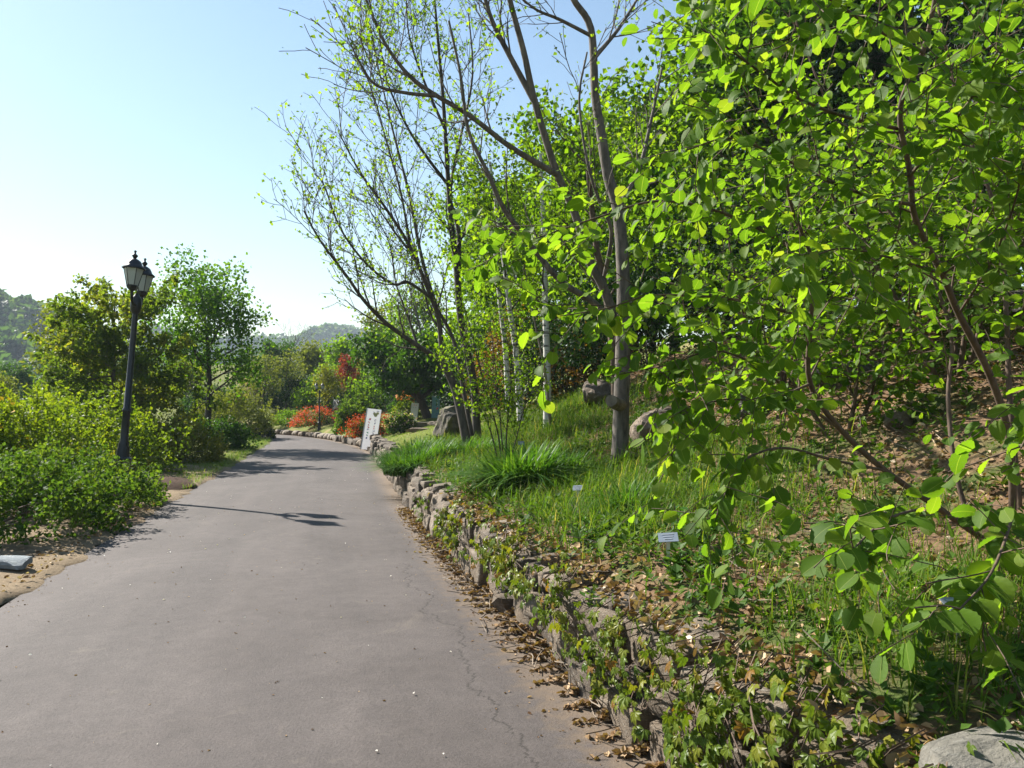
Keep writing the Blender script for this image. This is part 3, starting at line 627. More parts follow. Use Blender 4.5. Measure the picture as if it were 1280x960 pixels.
shrub('wispy_shrub', 'wispy yellow-stemmed shrub growing by the dark mulch patch', (-9.3, 20.8, 0), 1.3, 1.0, 1.1, 'yellowgreen', 9000, .075, clumps=90, cr=.25, tmpl=RHOMB, up=.1, bark='bark_tan', stems=40)
shrub('wispy_shrub', 'small wispy yellow-green shrub close behind the lamp post', (-8.6, 16.0, 0), .8, .8, .75, 'yellowgreen', 4000, .07, clumps=50, cr=.28, tmpl=RHOMB, up=.1, bark='bark_tan', stems=25)

def feather_tree():
    base = (-11.6, 22.5, 0); root = thing('feathery_tree', 'olive-brown feathery tree with layered drooping sprays behind the lamp post', 'tree', base); wb = MB(); lb = MB()
    P = walk((0, 0, -.2), (.02, 0, 1), 5.0, 9, .03, (0, 0, .02)); T = [(P, .13 * np.linspace(1, .1, len(P)))]
    l1 = sprout(T, 46, .06, .98, 2.75, 78, 6, .09, (0, 0, .02), .4, .2); l2 = sprout(l1, 8, .2, 1, .95, 45, 4, .1, (0, 0, -.01), .5, .3)
    wood(wb, T, 8); wood(wb, l1, 4); wood(wb, l2, 3, .004)
    Q = tipcloud(l2, 70, .06, .1); Q[:, 2] -= np.abs(rng.normal(0, .05, len(Q))); n = len(Q)
    scatter(lb, RHOMB, Q, rdir(n, -.5), rdir(n, .8), .13 * rng.uniform(.6, 1.3, n), np.clip(.5 + .25 * np.sin(Q[:, 0] * 2 + Q[:, 2] * 3) + rng.normal(0, .2, n), 0, 1))
    wb.build('trunk', M['bark'], root, True); lb.build('crown', M['olive'], root)
feather_tree()
leafy_tree('small_tree', 'young pale green tree with open crown behind the feathery tree', 'tree', (-15.6, 27, 0), 4.9, 2.0, 'willow', 'bark_tan', .09, clear=.3, limbs=9, per=12, size=.13)
leafy_tree('green_tree', 'tall bright green leafy tree with forked dark trunk beyond the feathery tree', 'tree', (-11.1, 28.0, 0), 6.3, 2.75, 'fresh', 'bark_dark', .15, (.03, 0), .36, 17, 26, .13, .18, 54, .05, tb=.6)
shrub('willow_bush', 'round pale willow-like bush with twiggy base at the road bend', (-13.1, 36.2, 0), 1.75, 1.5, 2.1, 'willow', 9000, .11, clumps=110, cr=.22, tmpl=RHOMB, up=.0, bark='bark_tan', stems=60)
shrub('green_bush', 'dark green low bush under the forked green tree', (-10.8, 27.4, 0), 1.6, 1.1, 1.1, 'mid', 6000, .1, clumps=60, cr=.28)
shrub('dark_bush', 'low dark clipped bush at the foot of the willow-like bush', (-12.0, 37.0, 0), .55, .5, .75, 'deep', 2500, .08, clumps=40, cr=.3)

# trees further behind on the left (fill to the hill foot)
proto = leafy_tree('field_tree', 'mid green broadleaf tree in the belt beyond the left verge', 'tree', (-24, 42, 0), 5.2, 2.3, 'mid', 'bark', .14, clear=.2, limbs=11, per=18, size=.2, sig=.22, group='trees in the belt beyond the left verge')
for x, y, s in ((-32, 46, .8), (-36, 56, .85), (-28.5, 58, 1.0), (-42, 62, .9), (-49, 70, .9), (-26.5, 66, .8)):
    o = copy_tree(proto); o.location = (x, y, 0); o.scale = (s,) * 3; o.rotation_euler = (0, 0, rng.uniform(0, 6))
proto = leafy_tree('pale_tree', 'pale yellow-green tree in the belt beyond the left verge', 'tree', (-20.5, 38, 0), 4.2, 2.0, 'willow', 'bark', .12, clear=.2, limbs=11, per=18, size=.17, sig=.22, group='pale trees in the belt beyond the left verge')
for x, y, s in ((-27.5, 41, .75), (-36, 50, .8), (-22, 52, 1.1), (-45, 58, .8)):
    o = copy_tree(proto); o.location = (x, y, 0); o.scale = (s,) * 3; o.rotation_euler = (0, 0, rng.uniform(0, 6))

# ------------------------------------------------------------------ far end of the road
def bare_tree(name, label, base, h, spread, bark, r, lean=(0, 0), clear=.35, leaves=None, limbs=9, per=3, size=.08, sub=6, l3=4):
    root = thing(name, label, 'tree', base); wb = MB(); P = walk((0, 0, -.2), (lean[0], lean[1], 1), h, 9, .06, (0, 0, .03)); T = [(P, r * np.linspace(1, .12, len(P)))]
    l1 = sprout(T, limbs, clear, .95, spread, 42, 6, .09, (0, 0, .07), .55, .2); l2 = sprout(l1, sub, .2, 1, spread * .5, 38, 4, .1, (0, 0, .05), .5, .3); l3_ = sprout(l2, l3, .2, 1, spread * .24, 38, 3, .1, (0, 0, .04), .5, .4)
    wood(wb, T, 7); wood(wb, l1, 4); wood(wb, l2, 3, .008); wood(wb, l3_, 3, .007); wb.build('trunk', M[bark], root, True)
    if leaves: lb = MB(); cloud_leaves(lb, tipcloud(l3_, per, .06), size); lb.build('crown', M[leaves], root)
    return root
bare_tree('bare_tree', 'leafless dark-limbed tree standing against the far hazy hill', (-20.3, 68, -.05), 8.2, 3.4, 'bark_dark', .2, clear=.3)
bare_tree('bare_tree', 'leafless grey tree above the dark round tree on the lawn', bk(-4.5, 44), 7.6, 2.6, 'bark', .14, clear=.45)
leafy_tree('blossom_tree', 'slender tree with white blossom at the road bend', 'tree', (-17.9, 52, 0), 3.6, 1.0, 'pale_bloom', 'bark', .07, clear=.3, limbs=8, per=10, size=.12)
for x, y, hh, lb in ((-15.4, 47.2, 3.8, 'slim pale green sapling leaning over the far road bend'), (-14.0, 47.6, 3.6, 'slim pale green sapling just above the far stone edging'), (-16.6, 49, 3.9, 'slim pale green sapling beside the white blossom tree')):
    leafy_tree('sapling', lb, 'tree', (x, y, Hs(x, y) - .1), hh, 1.5, 'willow', 'bark', .06, clear=.35, limbs=8, per=7, size=.12, ang=48, trop=.05)
for x, y, hh, sp, mt, lb in ((-14.2, 56, 3.9, 2.2, 'willow', 'rounded yellow-green tree on the slope above the far road bend'), (-11.3, 52, 4.2, 2.2, 'spring', 'fresh green tree on the slope behind the far lamp'),
                         (-18.5, 60, 3.5, 2.0, 'mid', 'darker green tree at the end of the visible road'), (-8.2, 54, 5.6, 2.6, 'willow', 'tall yellow-green tree behind the red maple'),
                         (-6.0, 46, 6.8, 2.8, 'spring', 'fresh green tree rising behind the dark round tree')):
    leafy_tree('slope_tree', lb, 'tree', (x, y, Hs(x, y) - .2), hh, sp, mt, 'bark', .13, clear=.15, limbs=12, per=16, size=.2, sig=.24)
leafy_tree('red_maple', 'dark red maple beside the dark round tree', 'tree', bk(-9.2, 41.6), 3.6, .95, 'maple', 'bark_dark', .06, clear=.45, limbs=8, per=10, size=.11, sig=.10, ang=50)
leafy_tree('young_tree', 'thin pale-leaved tree with forked dark stem beside the far lamp', 'tree', bk(-9.75, 40.4), 3.2, 1.1, 'yellowgreen', 'bark_dark', .06, clear=.35, limbs=9, per=8, size=.11, ang=45)
def dome_tree():
    x, y = -3.35, 31.5
    base = bk(x, y); root = thing('round_tree', 'broad dark green dome-shaped tree with leaning trunk on the lawn', 'tree', base); wb = MB(); lb = MB()
    P = walk((0, 0, -.2), (-.55, 0, 1), 2.1, 6, .05); T = [(P, .2 * np.linspace(1, .6, len(P)))]
    l1 = [(lambda K: (K, np.linspace(.1, .03, len(K))))(walk(P[3 + q % 4], (math.cos(q * .9), math.sin(q * .9), .75 - .1 * (q % 3)), rng.uniform(2.0, 2.9), 6, .08, (0, 0, .02))) for q in range(14)]
    l2 = sprout(l1, 9, .15, 1, 1.1, 50, 4, .12, (0, 0, .03), .5, .3); l3 = sprout(l2, 3, .3, 1, .45, 45, 3)
    wood(wb, T, 9); wood(wb, l1, 6); wood(wb, l2, 3, .006); Q = tipcloud(l3, 34, .12); Q = Q[Q[:, 2] > .75]
    cloud_leaves(lb, Q, .15, tb=np.clip(.45 + .2 * np.sin(Q[:, 0] * 3 + Q[:, 2] * 2), 0, 1)); wb.build('trunk', M['bark_dark'], root, True); lb.build('crown', M['mid'], root)
dome_tree()
shrub('round_bush', 'round green bush between the two red azaleas', bk(-6.55, 32.6), .95, .8, 1.3, 'hedge', 6000, .1, clumps=80, cr=.26)
shrub('azalea', 'red-orange azalea mound behind the leaning banner', bk(-5.15, 29.2), 1.1, .8, .62, 'hedge', 3800, .06, clumps=80, cr=.3, bloom='azalea', nb=2400, bsize=.065)
shrub('azalea', 'pinkish red azalea mound at the foot of the far lamp', bk(-9.75, 39.7), 1.4, .9, .72, 'hedge', 3000, .06, clumps=80, cr=.3, bloom='azalea_pink', nb=2600, bsize=.075)
shrub('azalea', 'small pale pink azalea left of the far lamp', bk(-10.2, 40.6), .7, .6, .55, 'hedge', 2200, .06, clumps=40, cr=.3, bloom='pale_bloom', nb=700, bsize=.07, bcap=.3)
shrub('pale_flower_shrub', 'green shrub with pale pink flowers right of the leaning banner', bk(-3.95, 27.4), .5, .5, .66, 'hedge', 4000, .07, clumps=60, cr=.28, bloom='pale_bloom', nb=420, bsize=.07, bcap=.25)
shrub('lawn_bush', 'yellow-green bush beside the small white banner', bk(-4.4, 32.4), .65, .6, .72, 'lime', 3000, .08, clumps=50, cr=.3, tb=.3)
shrub('orange_flower_bush', 'bush topped with orange flowers behind the small white banner', bk(-4.9, 34.5), .55, .5, 1.15, 'mid', 2500, .08, clumps=45, cr=.3, bloom='orange_bloom', nb=260, bsize=.13, bcap=.55)
shrub('clipped_bush', 'low rounded green bush at the far bend of the stone edging', bk(-12.6, 43.2), .9, .7, .75, 'spring', 3500, .08, clumps=60, cr=.28)
shrub('clipped_bush', 'olive rounded bush beside the pale pink azalea', bk(-11.2, 42.3), .8, .7, .7, 'willow', 3500, .08, clumps=60, cr=.28)
shrub('clipped_bush', 'dark green bush under the thin pale-leaved tree', bk(-8.6, 41.2), 1.5, .8, 1.5, 'deep', 4500, .1, clumps=60, cr=.28)

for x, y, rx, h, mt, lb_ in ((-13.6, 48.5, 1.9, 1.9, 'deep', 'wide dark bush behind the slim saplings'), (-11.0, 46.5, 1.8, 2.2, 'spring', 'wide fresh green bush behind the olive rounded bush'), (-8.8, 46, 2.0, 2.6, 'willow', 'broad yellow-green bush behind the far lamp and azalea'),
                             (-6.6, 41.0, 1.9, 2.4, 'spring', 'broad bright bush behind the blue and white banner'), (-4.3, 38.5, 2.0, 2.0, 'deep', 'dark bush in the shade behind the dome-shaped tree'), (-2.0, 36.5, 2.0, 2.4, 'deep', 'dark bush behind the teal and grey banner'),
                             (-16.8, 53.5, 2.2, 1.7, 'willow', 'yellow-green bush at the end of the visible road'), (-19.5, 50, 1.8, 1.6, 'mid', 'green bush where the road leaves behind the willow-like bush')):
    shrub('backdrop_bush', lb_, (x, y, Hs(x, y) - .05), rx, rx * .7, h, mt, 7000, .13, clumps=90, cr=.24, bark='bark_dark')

# ------------------------------------------------------------------ trees of the right bank
def T_(pts, r0, r1): # traced limb: list of (x, y, d) -> branch
    P = catmull(np.array([px(*q) for q in pts]), 5); return (P, np.linspace(r0, r1, len(P)))
def rooted(name, label, branches, base, wmat, lmat, cat='tree'):
    root = thing(name, label, cat, base); return root, [(P - np.array(base), r) for P, r in branches]

# leaning fan-shaped tree
base = (px(584, 548, 15.2)); base[2] = Hs(base[0], base[1])
fan = [T_([(585, 560, 15.2), (570, 490, 15.2), (553, 452, 15.1)], .105, .08),
       T_([(553, 452, 15.1), (515, 432, 14.8), (470, 405, 14.4), (435, 375, 13.9), (410, 345, 13.5), (370, 300, 13.0), (345, 262, 12.6)], .06, .012),
       T_([(553, 452, 15.1), (547, 400, 15.0), (536, 372, 14.8), (505, 310, 14.4), (470, 262, 14.0), (430, 215, 13.6), (398, 165, 13.2)], .062, .012),
       T_([(536, 372, 14.8), (500, 352, 14.3), (480, 355, 13.9), (440, 330, 13.6), (400, 285, 13.3), (375, 230, 13.1), (360, 215, 13)], .035, .01),
       T_([(545, 390, 15), (520, 320, 15.4), (500, 240, 15.8), (475, 160, 16.2), (455, 90, 16.5), (440, 30, 16.8)], .045, .01),
       T_([(590, 545, 15.6), (578, 480, 15.7), (565, 420, 15.8), (540, 380, 15.8), (515, 330, 15.7), (480, 290, 15.3), (440, 240, 15)], .055, .012),
       T_([(515, 432, 14.8), (500, 395, 15), (482, 355, 15.3), (470, 300, 15.6), (440, 260, 15.6)], .03, .008),
       T_([(505, 310, 14.4), (490, 240, 14.2), (470, 180, 14), (450, 120, 13.8), (430, 75, 13.6)], .028, .008)]
fan = [(P + np.stack([np.maximum(0, base[0] - .45 - P[:, 0]) * .17, 0 * P[:, 0], 0 * P[:, 0]], 1), r * .92) for P, r in fan]
root, fan = rooted('fan_tree', 'leaning open-crowned tree with fine bare branches over the road', fan, base, 'bark', 'spring')
wb = MB(); lb = MB(); wood(wb, fan, 7)
f2 = sprout(fan[1:], 13, .12, 1, -1.05, 32, 5, .08, (.02, 0, .09), .5, .3); f3 = sprout(f2, 6, .15, 1, -.5, 34, 4, .09, (.01, 0, .06), .6, .4); f4 = sprout(f3, 2, .3, 1, -.25, 38, 3, .1)
wood(wb, f2, 4, .006); wood(wb, f3, 3, .0048); wood(wb, f4, 3, .004); cloud_leaves(lb, tipcloud(f3 + f4, 2, .03, .6), .062, tb=.75)
wb.build('trunk', M['bark'], root, True); lb.build('crown', M['spring'], root)

# upright two-stemmed tree just behind it
base = px(597, 540, 16.8); base[2] = Hs(base[0], base[1])
up = [T_([(597, 560, 16.8), (592, 480, 16.8), (576, 400, 16.8), (570, 330, 16.8), (563, 270, 16.8), (558, 200, 16.8), (553, 120, 16.6), (545, 30, 16.5), (540, -30, 16.4)], .1, .02),
      T_([(572, 350, 16.8), (573, 290, 17), (562, 240, 17.2), (575, 170, 17.4), (590, 90, 17.5), (585, 10, 17.6)], .06, .015),
      T_([(560, 230, 16.8), (530, 190, 16.3), (505, 150, 16), (480, 90, 15.6), (470, 20, 15.4)], .04, .01),
      T_([(556, 160, 16.7), (530, 100, 16.5), (510, 40, 16.2), (505, -20, 16)], .035, .01)]
root, up = rooted('upright_tree', 'tall dark-stemmed tree with thin leafy twigs behind the leaning tree', up, base, 'bark_dark', 'spring')
wb = MB(); lb = MB(); wood(wb, up, 7); f2 = sprout(up, 13, .35, 1, -1.4, 38, 5, .09, (0, 0, .07), .4, .3); f3 = sprout(f2, 6, .15, 1, -.6, 36, 4, .1, (0, 0, .05), .6, .4); f4 = sprout(f3, 2, .3, 1, -.25, 38, 3, .1)
wood(wb, f2, 4, .006); wood(wb, f3, 3, .005); wood(wb, f4, 3, .004); cloud_leaves(lb, tipcloud(f3 + f4, 3, .04, .4), .07, tb=.6)
wb.build('trunk', M['bark_dark'], root, True); lb.build('crown', M['spring'], root)

# thick trunk with sawn limb
base = px(773, 588, 9.5); base[2] = Hs(base[0], base[1])
main = [T_([(772, 600, 9.5), (775, 560, 9.5), (777, 500, 9.5), (779, 430, 9.5), (780, 350, 9.5), (774, 262, 9.5), (762, 221, 9.5), (752, 160, 9.5), (745, 112, 9.5), (740, 30, 9.4), (717, -10, 9.3), (700, -60, 9.2)], .116, .03),
        T_([(779, 425, 9.5), (755, 360, 9.3), (736, 322, 9.2), (718, 262, 9.1), (695, 210, 9.0), (669, 124, 8.9), (655, 60, 8.8), (639, 0, 8.7), (625, -60, 8.6)], .06, .028),
        T_([(697, 216, 9.0), (660, 195, 8.8), (631, 176, 8.6), (585, 140, 8.4), (545, 116, 8.2), (510, 90, 8.1), (480, 50, 8.0), (458, 0, 7.9), (444, -40, 7.8)], .038, .011),
        T_([(672, 130, 8.9), (640, 70, 8.9), (615, 20, 8.8), (600, -30, 8.8)], .04, .02),
        T_([(545, 116, 8.2), (505, 112, 8.0), (468, 102, 7.8), (448, 75, 7.7), (436, 50, 7.7)], .022, .008),
        T_([(770, 410, 9.4), (745, 380, 9.0), (700, 350, 8.7), (660, 300, 8.5), (630, 260, 8.3), (610, 215, 8.2), (585, 160, 8.2), (575, 90, 8.2), (560, 20, 8.2)], .042, .012),
        T_([(772, 262, 9.5), (800, 210, 9.7), (815, 150, 9.9), (830, 80, 10)], .035, .015),
        T_([(746, 65, 9.4), (775, 30, 9.6), (800, -10, 9.8)], .03, .015),
        T_([(755, 350, 9.3), (765, 290, 9.0), (750, 250, 8.8), (735, 200, 8.7), (725, 120, 8.7), (735, 60, 8.7)], .026, .01),
        T_([(742, 40, 9.4), (700, 18, 9.2), (670, 5, 9), (640, -20, 8.9)], .025, .01)]
root, main = rooted('thick_tree', 'thick grey-brown tree with a sawn limb stub and long forked branches', main, base, 'bark', 'spring')
wb = MB(); lb = MB(); wood(wb, main, 9)
stub = [(np.array([px(777, 507, 9.5), px(766, 503, 9.15), px(764, 501, 9.05)]) - base, np.array([.085, .075, .07]))]
f2 = sprout(main[2:], 9, .25, .93, -.72, 34, 5, .1, (.02, 0, .08), .4, .3); f3 = sprout(f2, 4, .2, 1, -.36, 36, 4, .1, (0, 0, .04), .6, .4)
wood(wb, f2, 4, .005); wood(wb, f3, 3, .0038); cloud_leaves(lb, tipcloud(f3, 3, .03, .5), .055, tb=.7)
wb.build('trunk', M['bark_grey'], root, True); lb.build('crown', M['spring'], root)
sb = MB(); tube(sb, *stub[0], 12, True); sb.build('limb_stub', M['bark_tan'], root)

# birches
def birch(label, pts, r, leafy=True):
    b = px(*pts[0]); b[2] = Hs(b[0], b[1]); B = [T_([(pts[0][0], pts[0][1] + 14, pts[0][2])] + pts[1:], r, r * .35)]
    root, B = rooted('birch_tree', label, B, b, None, None); wb = MB(); lb = MB(); wood(wb, B, 9); tb_ = MB()
    f1 = sprout(B, 10, .45, 1, -1.3, 50, 5, .1, (0, 0, .03), .35, .25); f2 = sprout(f1, 7, .2, 1, -.55, 42, 4, .12, (0, 0, -.02), .5, .35)
    wood(tb_, f1, 4, .006); wood(tb_, f2, 3, .004); Q = tipcloud(f2, 18, .09, .2); cloud_leaves(lb, Q, .085, tb=.6)
    wb.build('trunk', M['birch'], root, True); tb_.build('branch', M['bark_dark'], root); lb.build('crown', M['spring'], root)
birch('white birch with dark bands, leaning left, middle one of three', [(651, 512, 15.5), (645, 440, 15.5), (637, 385, 15.5), (625, 290, 15.5), (612, 200, 15.5)], .075)
birch('straight white birch with forked base beside the rounded tan boulder', [(684, 536, 14.6), (684, 470, 14.6), (682, 390, 14.6), (680, 300, 14.6), (676, 190, 14.6)], .085)
birch('dim slender birch standing in shade behind the other two', [(636, 500, 17.2), (632, 440, 17.2), (625, 380, 17.2), (618, 300, 17.2), (620, 240, 17.2)], .07)
root = thing('thin_sapling', 'thin pale stem growing against the straight birch', 'tree', (lambda b: (b[0], b[1], Hs(b[0], b[1])))(px(689, 538, 14.2)))
wb = MB(); lb = MB(); B = T_([(689, 548, 14.2), (682, 470, 14.2), (668, 400, 14.2), (662, 370, 14.2), (655, 330, 14.1)], .03, .01); B = [(B[0] - np.array(root.location), B[1])]
wood(wb, B, 6); f1 = sprout(B, 6, .6, 1, -.6, 45, 4); wood(wb, f1, 3, .004); cloud_leaves(lb, tipcloud(f1, 18, .08), .08, tb=.6); wb.build('trunk', M['bark_tan'], root, True); lb.build('crown', M['spring'], root)
birch_back = T_([(770, 480, 12.6), (766, 430, 12.6), (760, 380, 12.6), (745, 300, 12.6), (735, 200, 12.6)], .08, .04)
b = px(770, 500, 12.6); b[2] = Hs(b[0], b[1]); root = thing('shaded_tree', 'reddish shaded trunk close behind the thick tree', 'tree', b); wb = MB(); lb = MB()
B = [(np.vstack([[b[0], b[1], b[2] - .2], birch_back[0]]) - b, np.concatenate([[.09], birch_back[1]]))]; wood(wb, B, 8)
f1 = sprout(B, 10, .5, 1, -1.5, 50, 5, .1, (0, 0, .05), .4, .25); f2 = sprout(f1, 7, .2, 1, -.6, 42, 4); wood(wb, f1, 4); wood(wb, f2, 3, .004); cloud_leaves(lb, tipcloud(f2, 20, .1), .09, tb=.5)
wb.build('trunk', M['bark_red'], root, True); lb.build('crown', M['spring'], root)

# young multi-stemmed shrub with small leaves
b = px(628, 585, 11.5); b[2] = Hs(b[0], b[1]); root = thing('young_shrub', 'young upright shrub with thin dark stems and small bright leaves', 'shrub', b)
B = [T_([(628, 592, 11.5), (622, 540, 11.5), (605, 480, 11.4), (590, 420, 11.3), (580, 380, 11.2)], .016, .005), T_([(632, 592, 11.5), (634, 530, 11.5), (640, 470, 11.6), (645, 420, 11.6)], .016, .005),
     T_([(626, 590, 11.5), (610, 530, 11.3), (585, 490, 11.1), (565, 450, 11)], .013, .004), T_([(630, 590, 11.6), (625, 520, 11.7), (618, 450, 11.8), (612, 400, 11.9)], .014, .004), T_([(634, 590, 11.5), (650, 530, 11.4), (662, 480, 11.3)], .012, .004)]
B = [(P - b, r) for P, r in B]; wb = MB(); lb = MB(); stem_parts(root, B, 6, 'bark_dark'); f1 = sprout(B, 11, .25, 1, -.55, 40, 4, .1, (0, 0, .08), .5, .4); f2 = sprout(f1, 4, .2, 1, -.25, 42, 3); wood(wb, f1, 4, .003); wood(wb, f2, 3, .0025)
cloud_leaves(lb, tipcloud(f1 + f2, 10, .035, .15), .058, RHOMB, .1, .5, .65); tag(wb.build('twigs', M['bark_dark'], root, True), kind='stuff'); lb.build('foliage', M['spring'], root)

# shrubs and understorey behind the birches
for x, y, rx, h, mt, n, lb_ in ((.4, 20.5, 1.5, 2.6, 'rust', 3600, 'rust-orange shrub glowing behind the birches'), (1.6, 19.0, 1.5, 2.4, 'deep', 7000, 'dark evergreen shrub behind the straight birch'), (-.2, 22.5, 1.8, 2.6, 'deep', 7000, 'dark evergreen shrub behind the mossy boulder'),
                            (3.0, 17.0, 1.8, 2.9, 'deep', 7000, 'dark evergreen shrub above the rounded tan boulder'), (2.4, 18.5, 1.2, 1.7, 'rust', 2500, 'twiggy brown shrub in shade behind the thick tree'), (4.6, 14.5, 1.9, 3.0, 'deep', 9000, 'added evergreen shrub, dark to stand for the shade on the upper bank'), (5.9, 12.5, 2.0, 3.4, 'deep', 10000, 'added evergreen shrub, dark to stand for the black shade behind the round-leaved shrubs'), (7.4, 10.4, 2.0, 3.6, 'deep', 10000, 'added evergreen shrub, dark to stand for the shade at the top of the leafy bank'), (8.2, 8.4, 1.8, 3.6, 'deep', 9000, 'added evergreen shrub, dark to stand for the shade above the pale grey slope stone')):  # tall upper-bank evergreens are added, their dark leaves standing for deep black shade
    shrub('understorey_shrub', lb_, bk(x, y), rx, rx * .8, h, mt, n, .085, clumps=80, cr=.27, bark='bark_dark')

# wood on the slope
def wood_group(name, label, spots, h, sp, mt, bark, r, size, per, **k):
    g = label.split(' ', 1)[1]; proto = None
    for j, (x, y, s) in enumerate(spots):
        z = Hs(x, y) - .1
        if proto is None: proto = leafy_tree(name, label, 'tree', (x, y, z), h, sp, mt, bark, r, size=size, per=per, group='trees: ' + label, **k); o = proto
        else: o = copy_tree(proto)
        o.location = (x, y, z); o.scale = (s, s, s * rng.uniform(.92, 1.08)); o.rotation_euler = (0, 0, rng.uniform(0, 6.28))
wood_group('slope_birch', 'fresh green light-crowned tree in the wood above the bank', [(-.4, 24.5, .95), (1.7, 21.5, 1.05), (3.4, 19.2, 1.0), (-1.0, 30, 1.1), (3.4, 26, 1.25), (6.2, 22.5, 1.25), (1.2, 32, 1.3), (4.6, 16.8, 1.05), (6.4, 18, 1.2)], 7.6, 2.5, 'spring', 'bark', .11, .16, 26, clear=.14, limbs=14, sig=.2)
wood_group('slope_oak', 'deeper green broad tree in the wood above the bank', [(5.4, 15.6, 1.0), (7.6, 19, 1.25), (9.5, 15.5, 1.2), (6.2, 29, 1.4), (10.5, 22, 1.4), (3.9, 24.5, 1.1), (9.0, 12.4, 1.15)], 7.6, 2.7, 'mid', 'bark_dark', .15, .16, 20, clear=.2, limbs=13, sig=.2)
PSPOT = [(7.6, 13.6, 1.), (9.2, 11.2, 1.05), (6.4, 16.4, .95), (10.5, 8.3, 1.0), (11.5, 13, 1.1)]
pr = None
for x, y, s in PSPOT:
    if pr is None: pr = pine('pine_tree', 'dark pine with heavy trunk on the upper bank behind the round-leaved shrubs', bk(x, y), 9.5, 2.6, 'pines on the upper bank', r=.2); o = pr
    else: o = copy_tree(pr)
    o.location = (x, y, Hs(x, y) - .1); o.scale = (s,) * 3; o.rotation_euler = (.02, 0, rng.uniform(0, 6))

# ------------------------------------------------------------------ round-leaved shrubs (winter hazel)
def spray_leaves(brs, spacing, size, t0=.12):
    """alternate leaves along twigs: positions, axes, normals, sizes"""
    P_, D_, N_, S_ = [], [], [], []
    for P, r in brs:
        L = np.linalg.norm(np.diff(P, axis=0), axis=1).sum(); m = max(2, int(L / spacing)); side = 1
        for q in range(m):
            t = t0 + (1 - t0) * (q + .6 * rng.random()) / m; p, T = at(P, min(t, .999)); side = -side
            h = nrm(np.cross(T, [0, 0, 1.]) + 1e-6); d = nrm(T * rng.uniform(.3, .9) + side * h * rng.uniform(.5, 1.0) + np.array([0, 0, -rng.uniform(.15, 1.1)]) + .22 * rng.normal(size=3))
            nn = nrm(np.array([0, 0, 1.]) + .55 * rng.normal(size=3) - .35 * np.array(sdir) * rng.choice([0, -1])); pet = .012 + .01 * rng.random()
            P_.append(p + d * pet); D_.append(d); N_.append(nn); S_.append(size * rng.uniform(.45, 1.25) * (1 - .25 * max(0, t - .8) / .2))
    return np.array(P_), np.array(D_), np.array(N_), np.array(S_)

base = np.array([2.85, 4.5, 0]); base[2] = Hs(base[0], base[1])
hz = [T_([(1262, 680, 4.5), (1262, 560, 4.35), (1238, 470, 4.2), (1200, 392, 4.05), (1180, 342, 3.95), (1147, 271, 3.8), (1142, 217, 3.7), (1130, 133, 3.6), (1160, 60, 3.5), (1180, -30, 3.4), (1190, -140, 3.3)], .030, .012),
      T_([(1250, 690, 4.5), (1167, 632, 4.2), (1105, 588, 4.0), (1051, 538, 3.85), (1013, 480, 3.7), (1014, 405, 3.6), (1018, 330, 3.55), (990, 250, 3.5), (980, 160, 3.4)], .026, .009),
      T_([(1275, 680, 4.6), (1262, 500, 4.7), (1260, 400, 4.75), (1250, 270, 4.8), (1205, 130, 4.8), (1180, 0, 4.8)], .026, .012),
      T_([(1225, 690, 4.6), (1195, 600, 4.7), (1185, 500, 4.85), (1190, 420, 4.95), (1160, 330, 5.0), (1100, 240, 5.0), (1040, 130, 5), (1000, 20, 5)], .022, .008),
      T_([(1128, 158, 3.65), (1072, 146, 3.55), (1005, 121, 3.4), (963, 92, 3.3), (920, 60, 3.2), (880, 30, 3.1)], .011, .004),
      T_([(1146, 255, 3.75), (1095, 245, 3.6), (1040, 225, 3.5), (970, 190, 3.4), (915, 170, 3.3), (860, 185, 3.2)], .011, .004),
      T_([(1014, 400, 3.6), (950, 380, 3.6), (880, 370, 3.6), (810, 370, 3.6), (760, 385, 3.6), (700, 395, 3.6)], .010, .003),
      T_([(1017, 330, 3.55), (960, 290, 3.6), (890, 260, 3.6), (820, 250, 3.6), (750, 270, 3.6), (690, 290, 3.6), (650, 305, 3.6)], .011, .003),
      T_([(1051, 538, 3.85), (1000, 500, 3.7), (950, 460, 3.6), (905, 440, 3.5), (865, 445, 3.4), (835, 465, 3.35)], .010, .003),
      T_([(1105, 588, 4.0), (1040, 575, 3.6), (980, 560, 3.3), (930, 575, 3.1), (905, 615, 3.0), (893, 650, 2.95)], .009, .003),
      T_([(1167, 632, 4.2), (1130, 640, 3.4), (1105, 650, 2.7), (1085, 665, 2.3), (1060, 690, 2.15)], .009, .003),
      T_([(1250, 660, 4.4), (1262, 640, 3.4), (1258, 660, 2.6), (1235, 715, 2.15), (1195, 760, 2.0)], .009, .003),
      T_([(1262, 560, 4.3), (1290, 520, 3.4), (1295, 520, 2.6), (1275, 560, 2.2)], .009, .003),
      T_([(1142, 217, 3.7), (1180, 170, 3.2), (1220, 120, 2.8), (1260, 60, 2.5)], .010, .004),
      T_([(1160, 60, 3.5), (1100, 30, 3.1), (1040, -10, 2.8), (980, -40, 2.6)], .010, .004),
      T_([(1013, 480, 3.7), (960, 500, 3.5), (900, 500, 3.4), (850, 520, 3.3)], .008, .003),
      T_([(1180, 342, 3.95), (1110, 320, 3.5), (1050, 310, 3.2), (1000, 330, 3.0)], .009, .003),
      T_([(1200, 392, 4.05), (1240, 330, 3.5), (1270, 260, 3.1), (1290, 180, 2.8)], .009, .003)]
root = thing('round_leaved_shrub', 'large round-leaved shrub with arching brown stems on the bank, nearest the wall end', 'shrub', base)
hz = [(P - base, r * (.72 if k < 4 else .85)) for k, (P, r) in enumerate(hz)]
wb = MB(); stem_parts(root, hz[:4], 9); wood(wb, hz[4:], 6)
